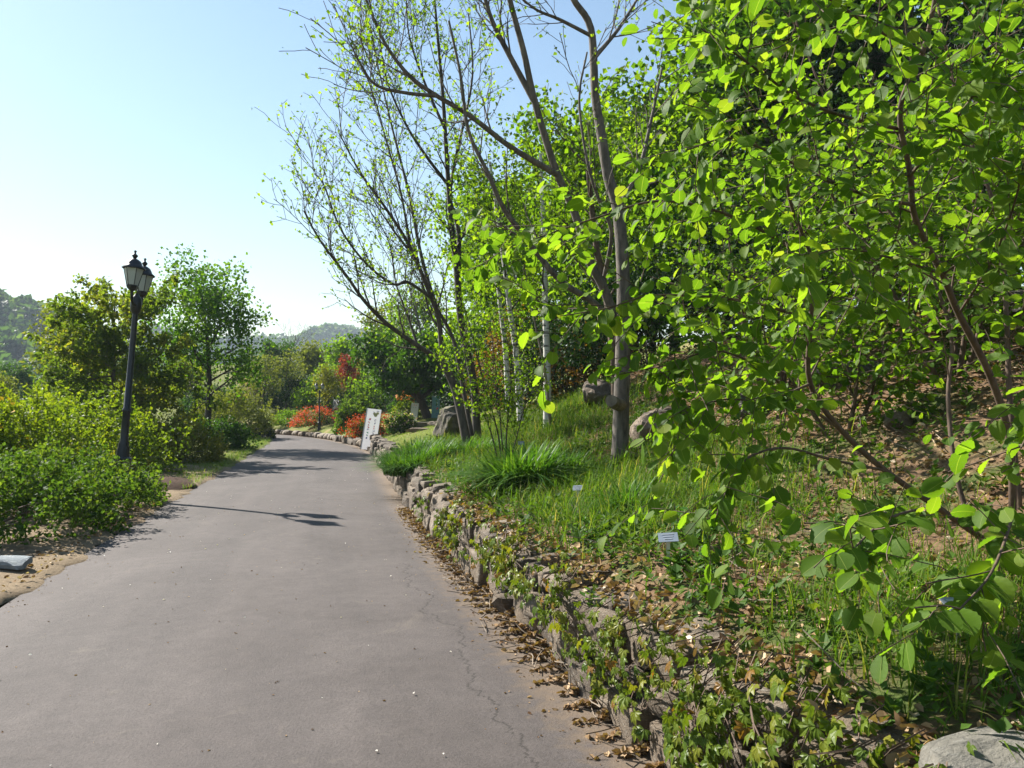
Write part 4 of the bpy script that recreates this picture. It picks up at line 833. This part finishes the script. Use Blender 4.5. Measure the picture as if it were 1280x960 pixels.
t2 = sprout([hz[0], hz[2], hz[3]], 24, .32, 1, -.7, 55, 5, .10, (-.05, -.03, .02), .4, .3) + sprout([hz[1]], 14, .45, 1, -.55, 55, 5, .10, (-.03, -.02, .02), .4, .3) + sprout(hz[4:9] + hz[13:], 12, .15, 1, -.42, 45, 5, .10, (-.03, -.01, -.01), .55, .35) + sprout(hz[9:13], 6, .45, 1, -.22, 45, 4, .10, (-.02, -.01, -.04), .55, .35)
t3 = sprout(t2, 2, .25, .9, -.25, 45, 4, .1, (-.03, 0, -.03), .6, .5)
wood(wb, t2, 4, .0022); wood(wb, t3, 3, .0017)
P, D, N, S = spray_leaves(t2 + t3 + hz[4:], .049, .065)
W_ = P + base; dist = np.linalg.norm(W_ - np.array([0, 0, 1.6]), axis=1)
keep = dist > 1.75; P, D, N, S, W_, dist = P[keep], D[keep], N[keep], S[keep], W_[keep], dist[keep]
xx = W_[:, 0] / np.maximum(W_[:, 1], .1); zzv = (W_[:, 2] - 1.6) / np.maximum(W_[:, 1], .1)
vis = (np.abs(xx) < .68) & (np.abs(zzv - .03) < .52) & (W_[:, 1] > 0)
order = np.argsort(-(S / dist) * vis)[:300]; rest = np.setdiff1d(np.arange(len(P)), order)
tag(wb.build('twigs', M['bark_red'], root, True), kind='stuff')
fo = MB()
for q in range(6): sel = rest[rest % 6 == q]; scatter(fo, HAZEL[q], P[sel], D[sel], N[sel], S[sel], None, True)
tag(fo.build('foliage', M['hazel'], root, True), kind='stuff')
lm = []
for q in range(6):
    for tn in (.15, .5, .85): b_ = MB(); b_.add(HAZEL[q][0], HAZEL[q][1], tn, HAZEL[q][0][:, :2]); lm.append(b_.mesh('leaf', M['hazel'], True))
for i in order:
    y = nrm(D[i]); x = nrm(np.cross(y, N[i])); z = np.cross(x, y); o = obj('leaf', lm[rng.integers(18)], root)
    m4 = np.eye(4); m4[:3, 0] = x * S[i]; m4[:3, 1] = y * S[i]; m4[:3, 2] = z * S[i]; m4[:3, 3] = P[i]; o.matrix_local = Matrix(m4.tolist())

def hazel_back(label, x, y, h, nst, lean, seed):
    b = np.array([x, y, Hs(x, y)]); root = thing('round_leaved_shrub', label, 'shrub', b); wb = MB(); fo = MB(); st = []
    for q in range(nst):
        a = q * 2.4; d = np.array([math.cos(a) * .38 + lean[0], math.sin(a) * .38 + lean[1], 1]); K = walk(np.array([math.cos(a) * .1, math.sin(a) * .1, -.1]), d, h * rng.uniform(.8, 1.1), 8, .07, (0, 0, .03)); st.append((K, np.linspace(.026, .006, len(K))))
    t1 = sprout(st, 14, .2, 1, 1.15, 58, 5, .1, (-.03, -.02, 0), .45, .3); t2 = sprout(t1, 4, .2, 1, -.42, 45, 4, .1, (0, 0, -.02), .5, .4)
    stem_parts(root, st, 7); wood(wb, t1, 4, .0025); wood(wb, t2, 3, .002); P, D, N, S = spray_leaves(t1 + t2, .055, .072); scatter(fo, HAZEL_S, P, D, N, S)
    tag(wb.build('twigs', M['bark_red'], root, True), kind='stuff'); fo.build('foliage', M['hazel2'], root)
hazel_back('round-leaved shrub uphill of the large one, among leaf litter', 4.1, 7.2, 3.0, 6, (-.05, 0), 1)
hazel_back('round-leaved shrub between the pale tan boulder and the pines', 3.2, 9.4, 2.6, 6, (0, 0), 2)
hazel_back('round-leaved shrub highest on the bank under the pines', 5.6, 9.4, 2.8, 6, (0, 0), 3)

hazel_back('round-leaved shrub on the leaf litter behind the arching stems', 4.9, 6.0, 2.4, 5, (-.1, 0), 4)
hazel_back('low round-leaved shrub beside the small whitish stone', 3.0, 7.0, 1.1, 3, (0, 0), 5)
hazel_back('low round-leaved shrub beside the grey slab', 4.4, 8.7, 1.8, 5, (0, 0), 6)

# ------------------------------------------------------------------ ground plants of the bank
def bank_pts(n, y0, y1, v0, v1, dens=None):
    out = []
    y = rng.uniform(y0, y1, n); i = np.array([redge(q) for q in np.linspace(y0, y1, 200)])[((y - y0) / (y1 - y0) * 199).astype(int)]
    v = rng.uniform(v0, v1, n); p = RE[i] + RN[i] * v[:, None] + RT[i] * rng.uniform(-.2, .2, n)[:, None]
    if dens is not None: k = rng.random(n) < dens(p[:, 0], p[:, 1]); p = p[k]
    return np.column_stack([p, H(p[:, 0], p[:, 1])])
def spots(*S): return lambda x, y: np.clip(sum(a * np.exp(-.5 * (((x - cx) / r) ** 2 + ((y - cy_) / (r * 1.3)) ** 2)) for cx, cy_, r, a in S), 0, 1)
def patch(x, y): return .5 + .5 * np.sin(1.9 * x + 1.3 * np.sin(1.1 * y)) * np.sin(1.7 * y + .8 * np.sin(2.3 * x))
# tall fine grass
mb = MB(); gd = spots((1.15, 7.3, .65, 1.2), (1.5, 8.2, .6, 1), (.75, 6.4, .4, .6), (.7, 9.2, .6, .7), (1.75, 6.6, .45, .7), (.15, 11.5, .8, .5), (.3, 13, 1, .5))
P = bank_pts(56000, 5, 18.4, .25, 4.6, lambda x, y: gd(x, y) + spots((-.2, 16.6, 1.5, .6), (.8, 14.8, 1.2, .5), (-1.2, 17.5, .8, .7))(x, y)); n = len(P)
for bnd in (.3, .8, 1.3): q = rng.random(n) < .4; scatter(mb, blade(bnd, .014, 4), P[q], np.column_stack([rng.normal(size=(q.sum(), 2)), np.zeros(q.sum())]), np.tile([0, 0, 1.], (q.sum(), 1)) , rng.uniform(.12, .34, q.sum()))
gs = spots((1.95, 3.2, .35, 1), (1.6, 2.9, .25, .8), (2.3, 3.6, .4, 1), (1.3, 3.7, .3, .35), (1.2, 5.2, .35, .3), (2.4, 5.4, .5, .3))
P = bank_pts(12000, 1.8, 6.5, .3, 2.6, gs); n = len(P)
for bnd in (.3, .8, 1.2): q = rng.random(n) < .4; scatter(mb, blade(bnd, .014, 4), P[q], np.column_stack([rng.normal(size=(q.sum(), 2)), np.zeros(q.sum())]), np.tile([0, 0, 1.], (q.sum(), 1)), rng.uniform(.10, .27, q.sum()))
tag(mb.build('bank_grass', M['grass']), 'fine green grass growing on the bank', 'grass', kind='stuff')

# lawn and verge grass
mb = MB(); P = bank_pts(15000, 18.5, 33, .35, 5); n = len(P)
scatter(mb, blade(.5, .03, 3), P, np.column_stack([rng.normal(size=(n, 2)), np.zeros(n)]), np.tile([0, 0, 1.], (n, 1)), rng.uniform(.05, .1, n), rng.uniform(.5, 1, n))
n = 16000; i = rng.integers(redge(17), redge(40), n); v = rng.uniform(.02, 2.2, n) ** 1.0; p = LE[i] + LN[i] * v[:, None] + rng.normal(0, .05, (n, 2))
scatter(mb, blade(.5, .03, 3), np.column_stack([p, np.full(n, .05)]), np.column_stack([rng.normal(size=(n, 2)), np.zeros(n)]), np.tile([0, 0, 1.], (n, 1)), rng.uniform(.06, .14, n), rng.uniform(.3, 1, n))
tag(mb.build('lawn_grass', M['grass']), 'short mown grass of the lawn and verge', 'grass', kind='stuff')

# low leafy ground cover
mb = MB(); gc = lambda x, y: np.clip(.25 + .75 * spots((.3, 12.5, 1.5, .9), (1.6, 12, 1.2, .7), (-.4, 9.6, .6, .6), (.6, 5.6, .5, .7), (1.2, 4.2, .5, .6), (.9, 4.9, .35, .7), (1.9, 5.6, .5, .4), (-.9, 13, .7, .9), (1.7, 3.2, .5, .6), (3.2, 6.0, .9, .5), (4.2, 7.6, 1.1, .6), (2.6, 7.6, .7, .5), (3.4, 9.6, 1.2, .7), (.2, 15.6, 1.6, 1.2), (-.9, 16.5, 1.0, 1.0), (1.6, 15.2, 1.2, .9))(x, y), 0, 1) * (.25 + .75 * patch(x * 1.5, y * 1.5))
P = np.vstack([bank_pts(7200, 1.9, 20, .3, 6.0, gc), bank_pts(420, 1.9, 14, .12, .7)])
for k in range(len(P)):
    m = rng.integers(5, 10); a = rng.uniform(0, 6.28, m); el = rng.uniform(.2, 1.2, m); d = np.column_stack([np.cos(a), np.sin(a), el]); hgt = rng.uniform(.02, .12, m); sz = rng.uniform(.03, .075)
    scatter(mb, WIDE if k % 2 else RHOMB, P[k] + np.column_stack([np.zeros((m, 2)), hgt]) + d * .015, d, np.tile([0, 0, 1.], (m, 1)) - d * .3, sz * rng.uniform(.7, 1.2, m), np.clip(rng.normal(.45, .22) + rng.normal(0, .08, m), 0, 1))
tag(mb.build('ground_cover', M['cover']), 'low leafy ground cover plants spread over the bank', 'ground cover', kind='stuff')

# leaf litter
mb = MB(); ld = lambda x, y: np.clip(1.0 - .85 * gd(x, y), .08, 1) * (.45 + .55 * patch(x * 1.1 + 3, y * 1.1))
P = bank_pts(36000, 1.8, 15, .15, 7.5, ld); P[:, 2] += rng.uniform(.0, .035, len(P)); n = len(P)
q_ = bank_pts(1000, 1.8, 9, .04, .4); q_[:, 2] = .5 + rng.uniform(.02, .09, len(q_)); P = np.vstack([P, q_]); n = len(P)
D = rdir(n); D[:, 2] *= .35; N = rdir(n, 1.2); scatter(mb, CURL, P, D, N, rng.uniform(.025, .07, n), np.clip(rng.normal(.5, .25, n), 0, 1))
n = 4600; i = rng.integers(redge(1), redge(12), n); v = -np.abs(rng.normal(0, .12, n)) + .02; p = RE[i] + RN[i] * v[:, None]
scatter(mb, CURL, np.column_stack([p, .015 + .07 * np.exp(v / .08) * rng.random(n)]), rdir(n) * [1, 1, .3], rdir(n, 1.2), rng.uniform(.02, .055, n), np.clip(rng.normal(.4, .2, n), 0, 1))
n = 700; i = rng.integers(redge(3), redge(16), n); v = np.abs(rng.normal(0, .3, n)) + .05; p = LE[i] + LN[i] * v[:, None]
scatter(mb, CURL, np.column_stack([p, np.full(n, .06)]), rdir(n) * [1, 1, .3], rdir(n, 1.5), rng.uniform(.02, .06, n))
tag(mb.build('leaf_litter', M['litter']), 'brown fallen leaves covering the bank and wall foot', 'leaf litter', kind='stuff')
# dry twigs and stalks at the foot of the wall and on the bank
mb = MB()
for _ in range(420):
    i = rng.integers(redge(1.8), redge(9.5)); v = -abs(rng.normal(0, .13)) + .06; p = RE[i] + RN[i] * v; a = rng.uniform(0, 6.28); L = rng.uniform(.08, .35)
    K = walk((p[0], p[1], .02 + .05 * rng.random()), (math.cos(a), math.sin(a), rng.normal(0, .2)), L, 3, .15, (0, 0, -.02)); K[:, 2] = np.maximum(K[:, 2], .012); tube(mb, K, rng.uniform(.0015, .004), 3, False)
P = bank_pts(500, 2, 11, .2, 5)
for q in P: a = rng.uniform(0, 6.28); K = walk(q + [0, 0, .02], (math.cos(a), math.sin(a), .05), rng.uniform(.1, .5), 3, .15, (0, 0, -.0)); tube(mb, K, rng.uniform(.002, .005), 3, False)
tag(mb.build('fallen_twigs', M['bark_tan']), 'dry twigs and stalks lying at the wall foot and on the bank', 'twigs', kind='stuff')
mb = MB(); n = 1500; i = rng.integers(redge(.5), redge(14), n); t = np.where(rng.random(n) < .6, np.abs(rng.normal(0, .06, n)), rng.random(n)); t = np.where(rng.random(n) < .25, 1 - np.abs(rng.normal(0, .03, n)), np.minimum(t, 1))[:, None]; p = RE[i] * (1 - t) + LE[i] * t
scatter(mb, CURL, np.column_stack([p, .006 + .14 * t[:, 0] * (1 - t[:, 0])]), rdir(n) * [1, 1, .2], rdir(n, 2), rng.uniform(.006, .02, n), np.clip(rng.normal(.25, .3, n), 0, 1)); tag(mb.build('road_grit', M['litter']), 'fine grit and leaf crumbs lying on the asphalt', 'grit', kind='stuff')
# pale petals and grit on the road
mb = MB(); n = 130; i = rng.integers(redge(1), redge(22), n); t = rng.random(n)[:, None]; p = RE[i] * (1 - t) + LE[i] * t
scatter(mb, CURL, np.column_stack([p, np.full(n, .042)]), rdir(n) * [1, 1, .1], rdir(n, 3), rng.uniform(.008, .024, n)); tag(mb.build('fallen_petals', M['petal']), 'small pale petals dotted over the asphalt', 'petals', kind='stuff')

# daylily clumps
def lily(name, label, x, y, n, r, L):
    b = bk(x, y); root = thing(name, label, 'plant', b); mb = MB(); a = rng.uniform(0, 6.28, n); rr = r * np.sqrt(rng.random(n)); o = np.column_stack([np.cos(a) * rr, np.sin(a) * rr, np.zeros(n) - .02])
    ox = H(b[0] + o[:, 0], b[1] + o[:, 1]) - b[2]; o[:, 2] += ox; a2 = a + rng.normal(0, .7, n); D = np.column_stack([np.cos(a2), np.sin(a2), np.zeros(n)])
    for bnd in (.5, .9, 1.35, 1.7): q = rng.random(n) < .35; scatter(mb, blade(bnd, .02, 6), o[q], D[q], np.tile([0, 0, 1.], (q.sum(), 1)), L * rng.uniform(.6, 1.15, q.sum()))
    mb.build('blades', M['lily'], root)
lily('daylily_clump', 'arching daylily clump in front of the young shrub', .12, 8.9, 760, .36, .62)
lily('daylily_clump', 'small daylily clump right of the arching clump', .62, 9.3, 260, .25, .5)
lily('daylily_bed', 'dark green strap-leaved plants filling the wall top by the leaning tree', -1.65, 13.6, 1300, .62, .5)
lily('daylily_bed', 'dark green strap-leaved plants just before the leaning banner', -2.1, 15.9, 900, .55, .45)
lily('daylily_bed', 'strap-leaved plants spreading around the leaning tree base', -.75, 13.9, 900, .6, .45)
lily('leafy_tuft', 'strap-leaved tuft beside the far plant label', 1.0, 6.7, 160, .2, .42)

# small leafy perennials near the wall edge
def perennial(label, x, y, n, h, sz, mat='cover'):
    b = bk(x, y); root = thing('leafy_plant', label, 'plant', b); mb = MB(); wb = MB()
    for k in range(n):
        a = rng.uniform(0, 6.28); K = walk((.05 * math.cos(a), .05 * math.sin(a), -.02), (.6 * math.cos(a), .6 * math.sin(a), 1), h * rng.uniform(.6, 1.1), 4, .1); tube(wb, K, .003, 3, False)
        P = tipcloud([(K, 0)], 12, .006, .15); m = len(P); a2 = rng.uniform(0, 6.28, m); D = np.column_stack([np.cos(a2), np.sin(a2), rng.uniform(.1, .7, m)]); scatter(mb, RHOMB, P, D, np.tile([0, 0, 1.], (m, 1)) + .2 * rdir(m), sz * rng.uniform(.6, 1.1, m))
    tag(wb.build('stem', M['bark_tan'], root), kind='stuff'); mb.build('foliage', M[mat], root)
perennial('bushy leafy plant behind the tilted grey plant label', 1.22, 5.15, 16, .3, .075, 'lily')
perennial('low leafy plant below the tilted grey plant label', .98, 4.4, 12, .16, .06, 'lily')
perennial('grey-green leafy plant hanging over the wall top', .52, 4.35, 8, .14, .06, 'lily')
perennial('leafy plant on the litter between the two plant labels', .55, 5.6, 9, .16, .06, 'lily')

# creeper on the wall
def creeper(label, y0, y1, n, sz, top=.62, face=.5, tb=.45):
    i0 = redge((y0 + y1) / 2); b = np.array([RE[i0, 0], RE[i0, 1], .0]); root = thing('creeper', label, 'creeper', b); mb = MB(); wb = MB(); P = []; D = []; N = []
    for _ in range(max(6, n // 14)):
        i = redge(rng.uniform(y0, y1)); p = np.append(RE[i] + RN[i] * rng.uniform(.05, .3), top); t3 = np.append(RT[i], 0) * rng.choice([-1, 1]); n3 = np.append(RN[i], 0)
        K = [p]
        for q in range(8):
            v = K[-1] + t3 * rng.normal(.02, .06) + np.array([0, 0, -face / 8 * rng.uniform(.6, 1.3)]); vv_ = ((v[:2] - RE[i]) * RN[i]).sum(); v[:2] += RN[i] * (-.07 - .05 * rng.random() - vv_) * min(1, .35 + q * .2); K.append(v)
        K = np.array(K); K[:, 2] = np.maximum(K[:, 2], .03); tube(wb, K - b, .003, 3, False)
        m = max(8, int(n / max(6, n // 14))); t = rng.uniform(0, 1, m) * 7.99; ii = t.astype(int); f = (t - ii)[:, None]; q = K[ii] * (1 - f) + K[ii + 1] * f
        P.append(q - n3 * rng.uniform(.0, .06, (m, 1)) + rng.normal(0, .025, (m, 3))); D.append(rdir(m) * .5 + np.array([0, 0, -.9]) - n3 * .3); N.append(np.array([0, 0, .6]) - n3 + .5 * rng.normal(size=(m, 3)))
    P = np.concatenate(P); D = np.concatenate(D); N = np.concatenate(N); m = len(P)
    scatter(mb, palmate(5, 80, .22), P - b, D, N, sz * rng.uniform(.6, 1.2, m), np.clip(tb + rng.normal(0, .27, m), 0, 1)); wb.build('vine', M['bark_red'], root); mb.build('foliage', M['creeper'], root)
creeper('lush five-leaved creeper hanging over the wall beside the flat grey boulder', 1.6, 3.2, 800, .058, .63, .55, .4)
creeper('thin creeper trailing over the white stone on the wall', 3.0, 4.5, 330, .05, .62, .42, .5)
creeper('sparse creeper tuft on the wall below the tilted plant label', 4.5, 5.3, 130, .052, .62, .3, .5)
creeper('bronze-tinted creeper clump over the wall in front of the daylily', 5.6, 6.4, 230, .058, .64, .34, .6)
creeper('green and bronze creeper clump falling to the road edge', 7.3, 8.3, 220, .062, .64, .5, .5)
creeper('small creeper patch low on the far wall stones', 9.4, 10.4, 50, .06, .55, .45, .3)

# mulch patch
mb = MB(); i = redge(17.2); c = LE[i] + LN[i] * .95; a = np.linspace(0, 2 * np.pi, 28, endpoint=False); V = [(c[0], c[1], .22)]
for rr_, zz_ in ((.5, .19), (.85, .12), (1.0, .05)):
    for q in a: k_ = 1 + .12 * math.sin(3 * q + 1) + .06 * math.sin(7 * q); V.append((c[0] + math.cos(q) * rr_ * k_ * .75 , c[1] + math.sin(q) * rr_ * 1.9 * k_, zz_ + .02 * math.sin(q * 9)))
F3 = [(0, 1 + q, 1 + (q + 1) % 28) for q in range(28)]; F4 = [(1 + r_ * 28 + q, 1 + (r_ + 1) * 28 + q, 1 + (r_ + 1) * 28 + (q + 1) % 28, 1 + r_ * 28 + (q + 1) % 28) for r_ in range(2) for q in range(28)]
mb.add(V, F3); mb.f.append(np.array(F4)); mb.t.append(np.full(len(F4), .5)); mb.mi.append(np.zeros(len(F4), np.int32)); tag(mb.build('mulch', M['mulch'], smooth=True), kind='structure')

# ------------------------------------------------------------------ lamps
def lamp(label, loc, tilt, s=1.0, rz=0.0):
    root = thing('street_lamp', label, 'street lamp', loc, 0, None); root.rotation_euler = (tilt[1], tilt[0], rz); root.scale = (s, s, s)
    b = MB(); lathe(b, [(.17, -.1), (.17, .08), (.15, .12), (.135, .3), (.13, .62), (.15, .66), (.15, .70), (.115, .73), (.10, .86), (.085, .92)], 12); b.build('base', M['iron'], root)
    b = MB(); lathe(b, [(.088, .90), (.09, .95), (.068, 1.0), (.062, 1.5), (.075, 1.52), (.075, 1.56), (.058, 1.58), (.05, 2.9), (.046, 3.3)], 14); b.build('pole', M['iron'], root, True)
    b = MB(); lathe(b, [(.05, 3.26), (.085, 3.32), (.095, 3.42), (.09, 3.52), (.05, 3.58), (.03, 3.62)], 14); b.build('collar', M['iron'], root, True)
    for sgn in (-1, 1):
        a = MB(); K = np.array([(0, 0, 3.42), (0, sgn * .14, 3.40), (0, sgn * .27, 3.46), (0, sgn * .33, 3.58), (0, sgn * .33, 3.66)]); tube(a, catmull(K, 4), .026, 8); a.build('arm', M['iron'], root, True)
        ln = MB(); o = (0, sgn * .33, 3.60); lathe(ln, [(.012, .0), (.05, .03), (.085, .06), (.10, .10), (.095, .115), (.0, .12)], 6, o); L = ln.build('lantern', M['iron'], root)
        c = MB(); lathe(c, [(.19, .40), (.195, .42), (.14, .46), (.125, .50), (.10, .545), (.055, .575), (.025, .585)], 12, o); c.build('cap', M['iron'], L, True)
        c = MB(); lathe(c, [(.02, .58), (.03, .60), (.05, .63), (.045, .65), (.018, .67), (.016, .70), (.028, .72), (.0, .735)], 8, o); c.build('finial', M['iron'], L, True)
        for q in range(6):
            a0, a1 = q * np.pi / 3, (q + 1) * np.pi / 3
            pn = MB(); rb, rt = .092, .165; e0, e1 = a0 + .04, a1 - .04
            V = [np.array([r_ * math.cos(e), r_ * math.sin(e), z_]) + o for r_, z_ in ((rb - .004, .12), (rt - .004, .40)) for e in (e0, e1)]; V2 = [v * 1 - np.array([math.cos((a0 + a1) / 2), math.sin((a0 + a1) / 2), 0]) * .004 for v in V]
            pn.add(V + V2, [(0, 1, 3, 2), (5, 4, 6, 7), (0, 4, 5, 1), (2, 3, 7, 6), (0, 2, 6, 4), (1, 5, 7, 3)]); pn.build('pane', M['glass'], L)
            fr = MB(); tube(fr, [np.array([rb * math.cos(a0), rb * math.sin(a0), .11]) + o, np.array([rt * math.cos(a0), rt * math.sin(a0), .41]) + o], .007, 5, False); fr.build('glazing_bar', M['iron'], L)
lamp('tall black cast-iron lamp post with two lanterns, leaning over the low shrubs', (-6.78, 13.3, 0), (R(3.6), R(-1.2)), .985, R(12))
x_, y_ = -9.7, 38.7
lamp('small distant black lamp post with twin lanterns behind the azalea', (x_, y_, Hs(x_, y_)), (0, 0), .56, R(70))

# ------------------------------------------------------------------ banners
def glyph(mb, cx, cz, s, r):
    for _ in range(4):
        if r.random() < .5: box(mb, (cx + r.uniform(-.25, .25) * s, -.006, cz + r.uniform(-.4, .4) * s), (s * r.uniform(.4, .75), .002, s * .2))
        else: box(mb, (cx + r.uniform(-.4, .4) * s, -.0075, cz + r.uniform(-.2, .2) * s), (s * .2, .002, s * r.uniform(.4, .8)))
def banner(name, label, loc, rot, w, h, cols, pic=True, panel='white'):
    root = thing(name, label, 'banner', loc); root.rotation_euler = rot; r = np.random.default_rng(5)
    nx, nz = 7, 13; X, Z = np.meshgrid(np.linspace(-w / 2, w / 2, nx), np.linspace(.03, .03 + h, nz)); Yb = .006 * np.sin(X / w * 5) * np.sin(Z / h * 4)
    mb = MB(); V = np.stack([X, Yb * 0, Z], -1).reshape(-1, 3); mb.add(V, grid_f(nz, nx)); mb.build('panel', M[panel], root)
    for sx in (-1, 1): b = MB(); tube(b, [(sx * w * .5, .008, .0), (sx * w * .5, .008, h + .03)], .008, 6); b.build('stand_rod', M['grey_metal'], root)
    b = MB(); tube(b, [(0, .025, h * .5), (0, .42, .0)], .008, 6); b.build('rear_leg', M['grey_metal'], root)
    marks = {}
    for cx, z0, z1, n, mt in cols:
        m_ = marks.setdefault(mt, MB())
        for q in range(n): glyph(m_, cx * w, .03 + h * (z0 + (z1 - z0) * (q + .5) / n), min(abs(z1 - z0) * h / n * .95, w * .36), r)
    for mt, m_ in marks.items(): m_.build('lettering', M[mt], root)
    if pic:
        b = MB()
        for cx, cz, rr_ in ((.08, .885, .10), (.28, .90, .10), (.17, .85, .12)):
            a = np.linspace(0, 2 * np.pi, 12, endpoint=False); V = np.stack([cx * w + np.cos(a) * rr_ * w, np.full(12, -.006 - .001 * cx), .03 + cz * h + np.sin(a) * rr_ * w * .9], 1); b.add(np.vstack([V, V.mean(0, keepdims=True)]), [(q, (q + 1) % 12, 12) for q in range(12)])
        b.build('picture', M['ink_yellow'], root)
        b = MB(); box(b, (.28 * w, -.0095, .03 + .955 * h), (.18 * w, .002, .02)); box(b, (0.02 * w, -.0095, .03 + .925 * h), (.1 * w, .002, .014)); b.build('picture', M['ink'], root)
    return root
banner('banner_stand', 'white upright banner with colourful vertical lettering leaning at the road edge', (-5.05, 26.9, .02), (R(-8), R(6.5), R(-8)), .54, 1.45,
       [(-.08 - .12, .77, .69, 1, 'ink_red'), (-.2, .69, .52, 3, 'ink_red'), (-.2, .52, .46, 1, 'ink'), (-.2, .44, .32, 2, 'ink_green'), (-.2, .31, .25, 1, 'ink'),
        (.2, .76, .62, 3, 'ink'), (.2, .60, .50, 2, 'ink_red'), (.2, .49, .44, 1, 'ink'), (.2, .42, .32, 2, 'ink'), (.2, .29, .12, 3, 'ink'), (-.1, .06, .04, 1, 'ink')])
banner('banner_stand', 'small white banner standing on the lawn under the dark round tree', bk(-3.95, 30.6), (R(-6), R(5), R(-14)), .31, .80, [(-.12, .92, .86, 1, 'ink_red'), (.18, .92, .86, 1, 'ink_red'), (-.15, .80, .76, 1, 'ink'), (.15, .80, .76, 1, 'ink'), (.25, .42, .36, 1, 'ink')], False)
banner('banner_stand', 'teal and grey banner in the shade beside the round tree trunk', bk(-3.02, 30.2), (R(-4), R(3), R(10)), .30, .86, [(.15, .5, .36, 1, 'ink_red'), (.2, .25, .1, 2, 'ink'), (.2, .75, .55, 3, 'white')], False, 'teal')
banner('banner_stand', 'blue and white banner beyond the far azalea', bk(-9.4, 40.6), (R(-4), R(4), R(-6)), .30, 1.15, [(-.2, .9, .5, 3, 'ink'), (.3, .95, .8, 1, 'ink_red')], False)

# ------------------------------------------------------------------ plant labels
def plabel(label, x, y, up_, w, rz, tilt=-50, roll=0):
    root = thing('plant_label', label, 'plant label', bk(x, y), rz); b = MB(); box(b, (0, .004, up_ / 2 - .05), (.022, .004, up_ + .1)); b.build('stake', M['alu'], root)
    Mx = np.array(Matrix.Rotation(R(tilt), 3, 'X') @ Matrix.Rotation(R(roll), 3, 'Y')); b = MB(); box(b, (0, 0, up_ + .01), (w, .003, w * .68), Mx); b.build('plate', M['label'], root)
    b = MB()
    for q in range(3): box(b, np.array([0, 0, up_ + .01]) + Mx @ np.array([0, -.0028, w * (.2 - .17 * q)]), (w * (.6 - .1 * q), .002, w * .05), Mx)
    b.build('print', M['alu'], root)
plabel('tilted grey plant label on a white stake near the wall top', .92, 4.55, .2, .115, R(-14), -58, -8)
plabel('small grey plant label on a thin stake in front of the fine grass', .64, 7.5, .16, .10, R(-20), -50, -6)
plabel('grey plant label beyond the young shrub near the birches', .15, 12.4, .26, .10, R(10), -35)
plabel('white plant label half hidden by grass under the round-leaved shrub', 1.72, 2.98, .16, .13, R(25), -60, 10)

# ------------------------------------------------------------------ hazy air
m = bpy.data.materials.new('hazy_air'); m.use_nodes = True; nn_ = m.node_tree.nodes; nn_.remove(nn_['Principled BSDF'])
pv = nn_.new('ShaderNodeVolumePrincipled'); pv.inputs['Color'].default_value = (.74, .86, 1.0, 1); pv.inputs['Density'].default_value = .00042; pv.inputs['Anisotropy'].default_value = .0
m.node_tree.links.new(pv.outputs[0], nn_['Material Output'].inputs['Volume'])
mb = MB(); box(mb, (-150, 350, 52), (1500, 1300, 108)); hz_ = mb.build('haze', m); tag(hz_, 'thin pale haze filling the valley air', 'haze', kind='stuff')
print('tris', sum(len(o.data.loops) - 2 * len(o.data.polygons) for o in {o.data: o for o in scene.objects if o.type == 'MESH'}.values()), 'stones', nst, 'hazel leaves', len(P))
